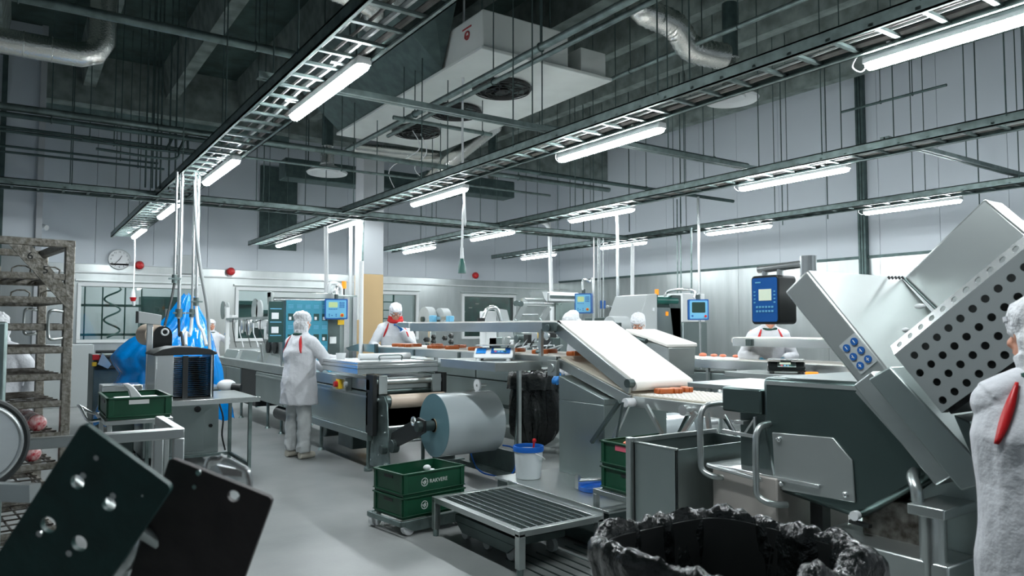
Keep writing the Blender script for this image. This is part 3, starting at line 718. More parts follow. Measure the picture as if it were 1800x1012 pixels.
# things lying on the cover
solo(MB().cyl((3.30, 8.0, 1.225), (3.95, 8.0, 1.225), .035, n=16), 'film_core', 'white_plastic', 'clear wrapped film core lying on the sealing cover', 'film core')
solo(MB().lathe((3.2, 8.3, 1.19), [(.05, 0), (.06, .07), (.055, .07), (.045, .01), (.001, .01)], 20), 'plastic_cup', 'white_plastic', 'small white plastic cup on the sealing cover corner', 'cup')
# print station with hanging blue film
t = thing('print_station', 'stainless film printing station with blue printed film beside the ochre column', 'machine', (3.06, 10.6, 1.0))
obj(MB().box(3.80, 4.34, 10.6, 11.2, 1.013, 2.05).box(4.10, 4.34, 10.62, 11.18, 0, 1.013), 'cabinet', 'steel_side', t, .01)
obj(MB().box(3.84, 4.06, 10.585, 10.6, 1.05, 1.98), 'cabinet_door', 'dark_steel', t, .004)
obj(MB().box(4.12, 4.2, 10.57, 10.6, 1.0, 2.02).box(4.26, 4.32, 10.57, 10.6, 1.0, 2.02), 'guide_rail', 'steel_bright', t)
obj(MB().box(3.02, 4.0, 10.58, 10.75, 1.99, 2.07).box(3.02, 3.06, 10.56, 10.75, 1.9, 2.07), 'top_beam', 'steel', t, .006)
obj(MB().box(3.21, 3.27, 10.62, 10.7, 1.0, 2.0), 'post', 'steel', t)
obj(MB().cyl((3.05, 10.56, 1.96), (3.9, 10.56, 1.96), .022, n=12), 'film_roller', 'steel_bright', t)
b = MB(); b.box(3.22, 3.84, 10.50, 10.506, 1.05, 1.95)
b.cur = 1
for r in range(6):
    for c in range(5):
        x = 3.25+.125*c; z = 1.84-.15*r
        if r % 2 == 0: 
            for q in range(3): b.box(x, x+.075, 10.496, 10.4995, z+.02*q, z+.006+.02*q)
b.cur = 2
for r in (1, 3):
    for c in range(5):
        x = 3.25+.125*c; z = 1.84-.15*r; b.box(x, x+.08, 10.496, 10.4995, z-.03, z+.07)
b.cur = 3
for r in (1, 3):
    for c in range(5):
        x = 3.25+.125*c; z = 1.84-.15*r; b.box(x+.01, x+.045, 10.493, 10.4955, z-.02, z+.025)
obj(b, 'printed_film', ['blue_film', 'blue_light', 'room_dark', 'pink_label' and 'white_plastic'], t, 0, None)
b = MB().box(2.98, 3.19, 10.52, 10.526, 1.35, 1.93); b.cur = 1
for z in (1.48, 1.68): b.box(3.02, 3.12, 10.516, 10.519, z, z+.09)
b.cur = 2
for z in (1.44, 1.63, 1.82): b.box(3.0, 3.16, 10.516, 10.519, z, z+.012)
obj(b, 'dark_film', ['room_dark', 'clear_plastic' and 'white_plastic', 'blue_light'], t, 0, None)
text('', 'x', t, (0,0,0), (1,0,0), (0,0,1), .1, 'black') if False else None
obj(MB().box(4.02, 4.12, 10.570, 10.582, 1.60, 1.67), 'warning_sticker', 'yellow', t)
obj(MB().box(3.9, 4.0, 10.572, 10.582, 1.32, 1.42), 'paper_note', 'ink_white', t)
bc = obj(MB().cyl((4.20, 10.8, 2.05), (4.20, 10.8, 2.16), .012, n=8), 'beacon_stem', 'black', t)
obj(MB().cyl((4.20, 10.8, 2.16), (4.20, 10.8, 2.27), .035, n=16), 'orange_beacon', 'orange', bc)
obj(MB().tube(smooth_path([(3.92, 10.7, 2.05), (3.92, 10.68, 2.2), (4.0, 10.68, 2.23), (4.1, 10.7, 2.18), (4.12, 10.7, 2.05)], 4), .03, 10), 'cable_elbow', 'white_paint', t)
def terminal(label, c, w, h, ax, style, mount=None):
    """operator panel centred at c, facing direction ax (horizontal)"""
    ax = Vector(ax).normalized(); u = Vector((-ax.y, ax.x, 0)); zz = Vector((0,0,1)); c = Vector(c)
    t = thing('control_terminal', label, 'control panel', c-zz*h/2)
    def slab(x0, x1, z0, z1, d0, d1, r=.012): 
        q = rrect(x0, x1, z0, z1, min(r, (x1-x0)/2.1, (z1-z0)/2.1), 3)
        return MB().prism([c+u*a+zz*bb+ax*d0 for a, bb in q], ax*(d1-d0))
    obj(slab(-w/2, w/2, -h/2, h/2, -.10, 0), 'case', 'blue', t)
    f = obj(slab(-w*.44, w*.44, -h*.44, h*.44, 0, .004), 'front_panel', 'blue_light' if style != 'dark' else 'blue', t)
    if style == 'touch':
        obj(slab(-w*.33, w*.33, -h*.15, h*.36, .004, .006), 'screen', 'lcd_dark', f)
        obj(MB().cyl(c+u*w*.33-zz*h*.32+ax*.004, c+u*w*.33-zz*h*.32+ax*.03, w*.06, n=14), 'stop_button', 'red', f)
        obj(slab(-w*.36, -w*.26, -h*.36, -h*.26, .004, .006), 'key', 'blue', f)
    else:
        if style == 'dark': sx = (-w*.26, w*.26, -.0*h, h*.27)
        else: sx = (-w*.33, w*.06, h*.08, h*.34)
        obj(slab(*sx, .004, .006), 'screen', 'lcd_green' if style != 'dark' else 'lcd_grey', f)
        b = MB()
        if style == 'dark':
            ks = [(-.30+.1*i, -.14-.09*j, .06, .05) for i in range(7) for j in range(2)] + [(s*.36, .26-.1*j, .05, .04) for s in (-1, 1) for j in range(4)]
        else:
            ks = [(.17+.08*i, .32-.075*j, .055, .05) for i in range(3) for j in range(4)] + [(-.30+.08*i, .0, .05, .035) for i in range(5)] + [(-.3, -.26, .05, .05), (-.3, -.34, .05, .05), (-.18, -.32, .05, .05), (.0, -.26, .05, .05), (.0, -.34, .05, .05)]
        for k, (a, bb, kw, kh) in enumerate(ks):
            q = c+u*(a*w)+zz*(bb*h)
            pq = rrect(-kw*w/2, kw*w/2, -kh*h/2, kh*h/2, kh*h*.2, 1)
            obj(MB().prism([q+u*x+zz*y+ax*.004 for x, y in pq], ax*.004), 'key', 'blue' if style != 'dark' else 'ink_white', f, 0, None)
        if style != 'dark':
            obj(MB().cyl(c+u*w*.26-zz*h*.3+ax*.004, c+u*w*.26-zz*h*.3+ax*.012, w*.085, n=18), 'stop_collar', 'yellow', f)
            obj(MB().cyl(c+u*w*.26-zz*h*.3+ax*.012, c+u*w*.26-zz*h*.3+ax*.035, w*.05, n=16), 'stop_button', 'red', f)
    if mount:
        obj(MB().tube(smooth_path(mount, 5), .022, 10), 'swing_arm', 'steel_bright', t)
        obj(MB().cyl(c+zz*h/2-ax*.05, c+zz*(h/2+.07)-ax*.05, .03, n=12), 'swivel', 'dark_steel', t)
    return t
c = P(591, 543, Y=10.4)
cam_ax = lambda p: (-p.x, -p.y, 0)
terminal('blue operator terminal with red stop button above the standing worker', c, .33, .30, (-.35, -.95, 0), 'keys', [(c.x+.02, c.y+.05, c.z+.2), (c.x+.04, c.y+.1, c.z+.33), (c.x+.14, c.y+.3, c.z+.33), (4.0, 10.8, 2.06)])
# small devices along the far half of the line
t = thing('labelling_unit', 'labelling head with pale posts and air filters on the far sealing line', 'machine', (3.3, 11.4, 1.0))
q = P(399, 600, X=3.45)
obj(MB().box(3.42, 3.48, q.y-.04, q.y+.04, 1.0, 1.95), 'post', 'white_paint', t); y9 = q.y
obj(MB().box(3.42, 3.5, 11.9, y9, 1.70, 1.74), 'cross_bar', 'steel_bright', t)
for (px, py, w, h, m_) in ((410, 560, .2, .14, 'white_paint'), (436, 572, .1, .22, 'steel_bright'), (462, 570, .22, .16, 'white_paint'), (478, 545, .12, .3, 'steel'), (478, 532, .18, .05, 'galv'), (470, 590, .08, .3, 'white_paint'), (487, 575, .16, .08, 'steel'), (447, 571, .1, .1, 'steel_bright')):
    c = P(px, py, X=3.5); obj(MB().box(c.x-.05, c.x+.06, c.y-w/2, c.y+w/2, c.z-h/2, c.z+h/2), 'device_box', m_, t, .012)
for (px, py, r) in ((425, 572, .045), (437, 575, .045), (475, 577, .06)):
    c = P(px, py, X=3.42); obj(MB().loft([(c+Vector((0,0,-.14)), r*.6), (c+Vector((0,0,-.1)), r), (c+Vector((0,0,.08)), r), (c+Vector((0,0,.12)), r*.7)], 12), 'air_filter', 'steel_bright', t)
for i in range(7):
    a = P(410+12*i, 560+(i*7 % 13), X=3.4); c = P(415+13*i, 610, X=3.4)
    obj(MB().tube(smooth_path([a, a+Vector((-.03, -.1, -.15)), c+Vector((0, .1, .1)), c], 5), .008, 6), 'air_hose', 'white_plastic' if i % 2 else 'rubber', t)
for (px, py, r) in ((391, 545, .20), (399, 546, .18), (447, 545, .22), (455, 547, .21)):
    c = P(px, py, X=3.75); obj(MB().cyl(c, c+Vector((.025, 0, 0)), r, n=28), 'label_reel', 'grey_paint' if px in (399, 455) else 'steel_bright', t)
for (y0, y1, z1) in ((12.3, 13.4, 1.17), (10.9, 11.8, 1.14), (13.7, 14.6, 1.15)):
    obj(MB().prism([(3.3, y0, 1.0), (4.0, y0, 1.0), (3.95, y0, z1), (3.36, y0, z1)], (0, y1-y0, 0)), 'station_cover', 'steel_bright', t, .008)
b = MB().prism([(3.3, 11.9, 1.0), (3.3, 12.0, 1.0), (3.3, 12.15, 1.3), (3.3, 12.05, 1.3)], (.5, 0, 0)).prism([(3.3, 10.9, 1.15), (3.3, 11.8, 1.15), (3.3, 11.9, 1.38), (3.3, 11.05, 1.38)], (.5, 0, 0))
obj(b, 'motor_hood', 'steel', t, .01)
for yy in (11.15, 11.5): obj(MB().cyl((3.29, yy+.08, 1.26), (3.27, yy+.08, 1.26), .10, n=20), 'motor_grille', 'black', t)
t = thing('film_reel_stand', 'two big grey reels on a stand behind the man with the red scarf', 'reel', (6.3, 12.3, 0))
for (px, py, r, dx) in ((745, 561, .235, 0), (772, 560, .20, .1)):
    c = P(px, py, X=6.4+dx*2); obj(MB().cyl(c, c+Vector((.16, 0, 0)), r, n=36), 'reel', 'grey_paint', t)
    obj(MB().cyl(c-Vector((.05, 0, 0)), c+Vector((.02, 0, 0)), .05, n=14), 'hub', 'dark_steel', t)
c = P(754, 590, X=6.35); obj(MB().box(6.35, 6.47, c.y-.05, c.y+.05, 0, 1.72), 'post', 'steel_bright', t, .01)
for (px, py) in ((761, 561), (791, 562)):
    c = P(px, py, X=6.3); obj(MB().box(c.x-.06, c.x+.04, c.y-.08, c.y+.05, c.z-.07, c.z+.07), 'motor', 'blue_light', t, .012)
c = P(776, 560, X=6.35); obj(MB().box(6.33, 6.4, c.y-.4, c.y+.3, c.z-.02, c.z+.04), 'cross_bar', 'steel', t)
for (px, py) in ((747, 597), (760, 592), (760, 600), (780, 594), (791, 590), (791, 601)):
    c = P(px, py, X=6.3); obj(MB().cyl(c, c+Vector((.05, 0, 0)), .045, n=8).cyl(c, c-Vector((.03, .02, 0)), .018, n=8), 'star_knob', 'black', t)
# film roll and unwinding stand
t = thing('unwinding_stand', 'grey steel unwinding stand holding the big film roll', 'stand', (3.25, 7.2, 0))
for x in (3.28, 4.06):
    obj(MB().prism([(x, 7.10, .05), (x, 7.62, .05), (x, 7.52, .83), (x, 7.25, .83), (x, 7.18, .75)], (.015, 0, 0)), 'side_plate', 'dark_steel' if x > 4 else 'galv', t, .003)
for i, (yy, zz) in enumerate(((7.2, .12), (7.55, .12), (7.5, .4), (7.22, .45), (7.3, .62), (7.45, .75), (7.35, .2), (7.5, .55))):
    obj(MB().cyl((3.265, yy, zz), (3.282, yy, zz), .009, n=8), 'bolt', 'steel_bright', t)
obj(MB().cyl((3.29, 7.25, .77), (4.06, 7.25, .77), .065, n=20), 'spool_flange', 'dark_steel', t); obj(MB().cyl((3.34, 7.25, .77), (4.0, 7.25, .77), .075, n=24), 'tan_spool', 'tan_roll', t)
for z, y in ((.50, 7.2), (.30, 7.5)): obj(MB().cyl((3.29, y, z), (4.06, y, z), .022, n=12), 'roller', 'steel_bright', t)
obj(MB().box(3.27, 4.07, 7.5, 7.53, .30, .70), 'rear_sheet', 'steel_side', t)
obj(MB().prism([(3.31, 7.2, .26), (3.31, 7.12, .46), (3.31, 6.52, .68), (3.31, 6.38, .66), (3.31, 6.38, .55), (3.31, 6.50, .50)], (.025, 0, 0)), 'arm', 'black', t, .004)
obj(MB().cyl((3.26, 6.45, .6), (4.2, 6.45, .6), .05, n=18), 'shaft', 'dark_steel', t); obj(MB().ring((3.28, 6.55, .64), (1, 0, 0), .035, .014, 20, 8), 'arm_ring', 'steel_bright', t)
obj(MB().cyl((3.22, 7.2, .28), (3.3, 7.2, .28), .05, n=14).cyl((3.27, 7.05, .33), (3.34, 7.05, .33), .07, n=12), 'gear_knob', 'dark_steel', t, .004)
obj(MB().box(4.16, 4.18, 6.1, 6.95, .05, .32), 'right_base_plate', 'dark_steel', t); obj(MB().box(3.3, 4.16, 7.05, 7.12, .06, .12).box(4.10, 4.16, 6.1, 7.2, .06, .11), 'base_bar', 'galv', t)
for x, y in ((3.24, 7.56), (3.3, 7.15), (4.12, 7.5), (4.15, 6.15)): obj(MB().cyl((x, y, .0), (x, y, .02), .045, n=14).cyl((x, y, .02), (x, y, .1), .012, n=8), 'foot', 'galv', t)
obj(MB().tube(smooth_path([(4.14, 6.95, .3), (4.1, 6.7, .08), (4.1, 6.4, .05), (4.16, 6.1, .12), (4.18, 6.1, .34), (4.17, 6.3, .36)], 5), .009, 6), 'air_tube', 'bucket_blue', t)
ROLL = thing('film_roll', 'huge roll of clear plastic film with paper core on the unwinding stand', 'film roll', (3.45, 6.45, .29))
obj(MB().lathe((3.45, 6.45, .6), [(.31, .004), (.31, .65), (.065, .65), (.065, .004)], 72, 'x'), 'film', 'film_roll', ROLL)
obj(MB().lathe((3.45, 6.45, .6), [(.067, 0), (.309, 0), (.309, .0035), (.067, .0035), (.067, 0)], 72, 'x'), 'film_end', 'film_face', ROLL)
obj(MB().lathe((3.45, 6.45, .6), [(.066, -.006), (.066, .66), (.055, .66), (.055, -.006), (.066, -.006)], 36, 'x'), 'paper_core', 'paper_core', ROLL)
c = P(838, 677, Y=6.7)
t = thing('brake_wheel', 'small white plastic wheel on a pin riding above the big film roll', 'wheel', c)
obj(MB().cyl(c, c+Vector((.015, 0, 0)), .065, n=28), 'wheel', 'white_plastic', t); obj(MB().cyl(c-Vector((.003,0,0)), c+Vector((.12, .0, 0)), .014, n=10).bar(c+Vector((.11, 0, 0)), (c.x+.11, 7.3, .78), .015, .03), 'pin_arm', 'steel', t)

# ================================================================ MEAT CONVEYORS
def conveyor_seg(t, name, x0, x1, a, bb, m, th=.09, over=.012, rail='steel'):
    """belt between (y,z) points a and bb, side rails either side"""
    (ya, za), (yb, zb) = a, bb
    d = Vector((0, yb-ya, zb-za)).normalized(); n = Vector((0, -d.z, d.y)); n = n if n.z > 0 else -n
    A = Vector((0, ya, za)); B = Vector((0, yb, zb))
    X = lambda x: Vector((x, 0, 0))
    for x in (x0-.03, x1):
        obj(MB().prism([A+X(x), B+X(x), B+X(x)-n*th, A+X(x)-n*th], (.03, 0, 0)), 'side_rail', rail, t, .003)
    b = MB(); k = 10; r = th*.42; L = (B-A).length; pts = []
    for i in range(k+1): q = math.pi*i/k; pts.append(A+n*(over-r)+(-d*math.sin(q)+n*math.cos(q))*r)
    for i in range(k+1): q = math.pi*i/k; pts.append(B+n*(over-r)+(d*math.sin(q)-n*math.cos(q))*r)
    b.prism([p+X(x0) for p in pts], (x1-x0, 0, 0)); return obj(b, name, m, t)
t = UC = thing('meat_conveyor', 'long lower belt conveyor with ham slices running beside the kitchen scale', 'conveyor', (4.1, 3.6, 0))
conveyor_seg(t, 'upper_belt', 4.1, 4.75, (9.28, 1.30), (5.28, 1.30), 'belt', rail='steel')
conveyor_seg(t, 'sloping_belt', 4.1, 4.75, (5.25, 1.29), (4.32, 1.02), 'belt_dull', .085)
b = conveyor_seg(t, 'grid_belt', 4.1, 4.75, (4.28, 1.02), (3.25, 1.02), 'belt_dull', .085)
g = MB()
for i in range(20): g.box(4.11, 4.74, 4.25-.048*i, 4.235-.048*i, 1.031, 1.037)
for i in range(14): g.box(4.12+.045*i, 4.13+.045*i, 3.3, 4.27, 1.031, 1.036)
obj(g, 'belt_grid', 'belt', t)
for y in (9.2, 8.1, 7.0, 6.4): obj(MB().box(4.06, 4.07, y, y+.05, 1.215, 1.29), 'rail_clamp', 'dark_steel', t, .003)
for x in (4.03, 4.80):
    obj(MB().box(x-.02, x+.02, 9.15, 9.20, 1.14, 1.34), 'end_clamp', 'dark_steel', t, .004)
    obj(MB().box(x-.02, x+.02, 5.2, 5.33, 1.13, 1.27).cyl((x-.03, 5.27, 1.2), (x+.03, 5.27, 1.2), .04, n=14), 'hinge', 'steel', t, .004)
    if x > 4.5:
        for y in (8.9, 6.9): obj(MB().box(x-.02, x+.02, y, y+.04, 0, 1.22), 'leg', 'steel', t)
    for p_, q_ in (((4.28, .98), (4.50, .62)), ((4.1, .97), (3.75, .55)), ((3.6, .96), (3.95, .52)), ((3.75, .55), (4.3, .32)), ((3.5, .97), (3.4, .3))):
        obj(MB().bar((x, p_[0], p_[1]), (x, q_[0], q_[1]), .022, .03), 'brace', 'steel' if x < 4.5 else 'galv', t)
    obj(MB().box(x-.02, x+.02, 3.4, 4.5, .30, .34), 'foot_rail', 'galv', t)
obj(MB().cyl((4.02, 3.72, .965), (4.14, 3.72, .965), .04, n=18), 'drive_roller', 'steel_bright', t)
obj(MB().cyl((3.98, 4.28, .975), (4.1, 4.28, .975), .035, n=18), 'pivot', 'white_plastic', t)
obj(MB().bar((3.96, 4.32, .98), (3.96, 4.66, .62), .028, .028).bar((3.96, 4.28, .98), (3.96, 4.45, .36), .012, .012), 'stay_bar', 'dark_steel', t)
t = thing('white_belt_conveyor', 'upper white belt conveyor sloping down to the right above the ham slices', 'conveyor', (4.1, 4.3, 1.1))
conveyor_seg(t, 'level_belt', 4.1, 4.75, (8.25, 1.615), (5.28, 1.615), 'belt', .10, rail='steel')
conveyor_seg(t, 'wide_sloping_belt', 4.1, 4.75, (5.27, 1.61), (4.30, 1.125), 'belt', .10, .014, rail='steel')
for x in (4.02, 4.80): 
    obj(MB().box(x-.02, x+.02, 5.22, 5.4, 1.53, 1.61).cyl((x-.035, 5.3, 1.56), (x+.035, 5.3, 1.56), .035, n=12), 'hinge_block', 'dark_steel', t, .004)
    obj(MB().box(x-.015, x+.015, 5.42, 5.46, 1.30, 1.55), 'support_post', 'steel', t)
    obj(MB().cyl((x, 5.44, 1.34), (x, 5.5, 1.34), .02, n=8), 'clamp_knob', 'dark_steel', t)
obj(MB().prism([(4.08, 8.3, 1.55), (4.08, 8.55, 1.56), (4.08, 8.7, 1.60), (4.08, 8.6, 1.63), (4.08, 8.3, 1.62)], (.6, 0, 0)), 'belt_end_nose', 'steel_bright', t, .006)
obj(MB().cyl((4.04, 4.32, 1.12), (4.10, 4.32, 1.12), .035, n=14), 'end_pulley', 'dark_steel', t)
t = thing('infeed_tray', 'steel chute at the far end of the ham conveyor near the print station', 'chute', (4.1, 9.35, 1.2))
obj(MB().prism([(4.08, 9.35, 1.22), (4.08, 10.3, 1.22), (4.08, 10.4, 1.26), (4.08, 9.9, 1.33), (4.08, 9.35, 1.33)], (.02, 0, 0)), 'side_sheet', 'steel', t)
obj(MB().box(4.1, 4.7, 9.35, 10.35, 1.22, 1.24), 'bottom_sheet', 'dark_steel', t); obj(MB().cyl((4.05, 9.75, .98), (4.05, 9.75, 2.5), .028, n=10), 'post', 'white_paint', t)
# scale shelf and kitchen scale
t = thing('scale_shelf', 'stainless shelf bolted to the ham conveyor, carrying the white scale', 'shelf', (3.58, 5.5, 1.2))
obj(MB().box(3.56, 4.065, 5.5, 6.5, 1.235, 1.25), 'top', 'steel', t, .003)
obj(MB().box(3.56, 4.065, 5.49, 5.505, 1.17, 1.25).box(3.55, 3.565, 5.49, 6.5, 1.17, 1.25), 'lip', 'steel', t, .002)
def bench_scale(label, c, fac, dark=False, s=1.0):
    c = Vector(c); ax = Vector(fac).normalized(); u = Vector((-ax.y, ax.x, 0)); zz = Vector((0,0,1)); W_ = .165*s
    t = thing('bench_scale', label, 'scale', c)
    q = lambda a, d, h: c+u*a*s+ax*d*s+zz*h*s
    body = MB().prism([q(-.17, .15, .02), q(-.17, -.15, .02), q(-.17, -.15, .105), q(-.17, .02, .105), q(-.17, .13, .055)], u*.34*s)
    obj(body, 'body', 'white_plastic' if not dark else 'black_gloss', t, .012)
    n1 = (q(0, .02, .105)-q(0, .13, .055)); nn = u.cross(n1).normalized(); nn = nn if nn.z > 0 else -nn
    d0 = q(-.02 if not dark else -.08, .125, .061)+nn*.002; 
    pan = obj(MB().prism([d0, d0+u*.165*s, d0+u*.165*s+n1*.86, d0+n1*.86], nn*.004), 'display_panel', 'blue' if not dark else 'dark_steel', t)
    e0 = d0+n1*.42+u*.02*s+nn*.004; obj(MB().prism([e0, e0+u*.10*s, e0+u*.10*s+n1*.3, e0+n1*.3], nn*.003), 'lcd', 'lcd_grey', pan)
    for k in range(4):
        e1 = d0+n1*.12+u*(.03+.028*k)*s+nn*.004; obj(MB().prism([e1, e1+u*.018*s, e1+u*.018*s+n1*.18, e1+n1*.18], nn*.003), 'button', ('pink_label', 'blue_light', 'blue_light', 'hose_green')[k], pan)
    if not dark:
        d1 = q(-.15, .125, .061)+nn*.002; obj(MB().prism([d1, d1+u*.085*s, d1+u*.085*s+n1*.8, d1+n1*.8], nn*.002), 'blue_sticker', 'glove', t)
    obj(MB().cyl(q(0, -.05, .105), q(0, -.05, .125), .05*s, n=14), 'neck', 'grey_paint', t)
    rp = [q(a, b_, .125) for a, b_ in rrect(-.165, .165, -.16, .08, .02, 3)]
    obj(MB().prism(rp, zz*.008*s), 'platter', 'steel_bright', t, .002)
    for a in (-.13, .13):
        for b_ in (-.12, .12): obj(MB().cyl(q(a, b_, 0), q(a, b_, .022), .022*s, n=12), 'foot', 'white_plastic' if not dark else 'black', t)
    return t
bench_scale('white bench scale with blue display panel on the conveyor shelf', (3.84, 5.95, 1.25), (-.62, -.78, 0), s=1.1)
# ham slices
def ham_proto(label):
    t = thing('ham_slice', label, 'ham slice', (0, 0, 0), 'ham slices on the conveyors')
    random.seed(3)
    q = rrect(-.075, .075, -.05, .05, .035, 5)
    out = [(x*(1+.08*math.sin(3*i)), y*(1+.1*math.cos(2.1*i))) for i, (x, y) in enumerate(q)]
    obj(MB().rings([[(x*s, y*s, z) for x, y in out] for s, z in ((.95, 0), (1, .008), (1, .03), (.95, .036))], True), 'rind', 'rind', t)
    obj(MB().rings([[(x*s, y*s, z) for x, y in out] for s, z in ((.93, .036), (.92, .039))], True), 'meat', 'ham', t)
    return t
hp = None; names = []
spots = []
for px, py in ((668, 607), (683, 606), (699, 607), (716, 606), (731, 606), (737, 610), (753, 609), (768, 606), (776, 611), (794, 610), (809, 608), (822, 613), (911, 615), (903, 622), (932, 619), (950, 618), (966, 617), (999, 622), (1018, 621), (1034, 620)):
    p = P(px, py+3, Z=1.312); p.x = min(max(p.x, 4.17), 4.68) if px != 903 else p.x
    if px == 903: p = P(903, 625, Z=1.252)
    spots.append((p, 'upper'))
for px, py in ((1067, 654), (1168, 688), (1188, 687), (1207, 685)):
    if py == 654: p = Vector((4.35, 4.72, 1.02+(4.72-4.32)*.29+.018))
    else: p = P(px, py+3, Z=1.037)
    spots.append((p, 'low'))
desc = ['leftmost of the ham row, against the end clamp', 'second from the left end of the ham row', 'third from the left end of the ham row', 'fourth from the left end of the ham row', 'fifth from the left end of the ham row', 'sixth from the left end, in front of the man', 'seventh from the left end of the ham row', 'eighth from the left end of the ham row', 'ninth from the left end of the ham row', 'tenth from the left end of the ham row', 'second to the left of the white scale', 'right against the left side of the white scale',
        'just behind the right side of the white scale', 'lying alone on the steel shelf right of the scale', 'left of the dark brown pieces', 'dark brown one, left of a pair', 'dark brown one, right of a pair', 'first of three just left of the white slope', 'second of three just left of the white slope', 'third of three, half under the white slope', 'alone on the sloping lower belt', 'left one of three on the grid belt', 'middle one of three on the grid belt', 'right one of three on the grid belt']
for i, (p, k) in enumerate(spots):
    lb = 'brown edged ham slice '+desc[i]
    if hp is None: hp = ham_proto(lb); o = hp; o.location = p; o.rotation_euler = (0, 0, .3)
    else: o = copy_tree(hp, p, lb, rz=random.Random(i).uniform(-.5, .9))
    if p.z > 1.05 and p.z < 1.25 and k == 'low': o.rotation_euler = (math.atan(.29), 0, .3); o.rotation_euler = (.28, 0, 0)
# cabinet under the slope, stainless platform
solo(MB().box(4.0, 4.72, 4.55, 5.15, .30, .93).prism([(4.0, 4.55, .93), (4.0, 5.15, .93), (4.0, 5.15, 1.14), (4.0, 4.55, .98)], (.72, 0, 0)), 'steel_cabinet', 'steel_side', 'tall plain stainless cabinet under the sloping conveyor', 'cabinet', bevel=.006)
t = thing('steel_platform', 'low stainless steel platform under the white bucket and crates', 'platform', (3.42, 3.85, 0))
obj(MB().box(3.42, 5.2, 3.85, 5.3, .28, .30), 'top', 'steel', t, .004); obj(MB().box(3.44, 5.18, 3.87, 5.28, .02, .28), 'skirt', 'dark_steel', t)

# ================================================================ SECOND PACKING LINE AND MACHINES BEHIND
t = thing('packing_machine', 'second long sealing line running behind the ham conveyor, with lower brown lit panels', 'machine', (5.7, 7.6, 0))
obj(MB().box(5.76, 6.6, 7.6, 15, .42, .98), 'housing', 'dark_steel', t)
for (y0, y1) in ((7.6, 9.3), (9.33, 11.2), (11.23, 13.1), (13.13, 15)):
    obj(MB().prism([(5.70, y0, .80), (5.76, y0, .80), (5.76, y0, .48), (5.72, y0, .48), (5.70, y0, .55)], (0, y1-y0, 0)), 'side_panel', 'steel_side', t, .006)
    obj(MB().box(5.68, 5.76, y0, y1, .82, .98), 'upper_panel', 'steel_side', t, .006)
obj(MB().box(5.68, 6.65, 7.6, 15, .98, 1.0), 'top_frame', 'steel', t)
obj(MB().box(5.72, 6.6, 7.8, 10.5, .36, .42), 'lower_rail', 'steel', t)
for y in (8.0, 9.9, 12, 14):
    for x in (5.82, 6.5): obj(MB().cyl((x, y, .0), (x, y, .44), .025, n=10), 'foot', 'galv', t)
for y in (9.0, 9.5): obj(MB().cyl((5.72, y, .12), (5.76, y, .12), .08, n=16).box(5.71, 5.77, y-.03, y+.03, .1, .3), 'caster', 'dark_steel', t)
# clutter of valves and arms on top of that line
b = thing('valve_block', 'cluster of small pumps and knobs behind the white scale', 'machine', (5.9, 9, 1.0))
rnd = random.Random(5)
for k, (px, py, w, h, m_) in enumerate(((915, 595, .12, .12, 'dark_steel'), (930, 600, .1, .2, 'black'), (945, 592, .14, .14, 'steel_bright'), (955, 605, .12, .1, 'steel'), (965, 598, .2, .22, 'black'), (905, 602, .1, .08, 'white_paint'), (925, 585, .3, .03, 'steel'), (938, 607, .16, .06, 'steel'), (953, 588, .05, .1, 'yellow'), (968, 590, .04, .12, 'steel_bright'), (890, 600, .06, .14, 'steel'), (975, 605, .1, .18, 'dark_steel'), (945, 612, .3, .03, 'steel_bright'), (920, 612, .2, .05, 'galv'))):
    c = P(px, py, X=6.0); obj(MB().box(c.x-.06, c.x+.06, c.y-w/2, c.y+w/2, c.z-h/2, c.z+h/2) if k % 3 else MB().cyl((c.x-.08, c.y, c.z), (c.x+.08, c.y, c.z), h/2, n=14), 'valve', m_, b, .01)
for i in range(6):
    a = P(900+14*i, 600-(i*11 % 9), X=5.95); c = P(910+14*i, 614, X=5.95)
    obj(MB().tube(smooth_path([a, a+Vector((-.02, .1, -.12)), c+Vector((0, -.1, .06)), c], 4), .01, 6), 'air_hose', ('rubber', 'white_plastic', 'grey_paint')[i % 3], b)
obj(MB().box(5.9, 6.4, 8.4, 10.4, 1.0, 1.12), 'station_cover', 'steel', b, .01)
t = thing('infeed_robot', 'pale bent arm unit with black foot in front of the green board window', 'machine', (7.1, 10.3, 1.3))
q0 = P(848, 565, Y=9.8); q1 = P(856, 544, Y=9.8); q2 = P(872, 542, Y=9.8); q3 = P(880, 566, Y=9.8)
obj(MB().tube(smooth_path([q0, q1, q2, q3], 6), .035, 12), 'bent_tube', 'steel_bright', t)
c = P(846, 562, Y=9.8); obj(MB().cyl(c-Vector((0,0,.1)), c+Vector((0,0,.03)), .06, n=16), 'tube_foot', 'black', t)
c = P(864, 560, Y=9.85); obj(MB().box(c.x-.1, c.x+.1, c.y, c.y+.2, 1.0, c.z+.12), 'cover', 'white_paint', t, .01)
c = P(884, 562, Y=9.9); obj(MB().prism([(c.x-.08, c.y, 1.4), (c.x+.22, c.y, 1.4), (c.x+.08, c.y, c.z+.16), (c.x-.08, c.y, c.z+.18)], (0, .05, 0)), 'sloped_guard', 'grey_paint', t)
obj(MB().box(c.x-.3, c.x+.2, c.y-.05, c.y+.1, 0, 1.4), 'base', 'steel_side', t, .01)
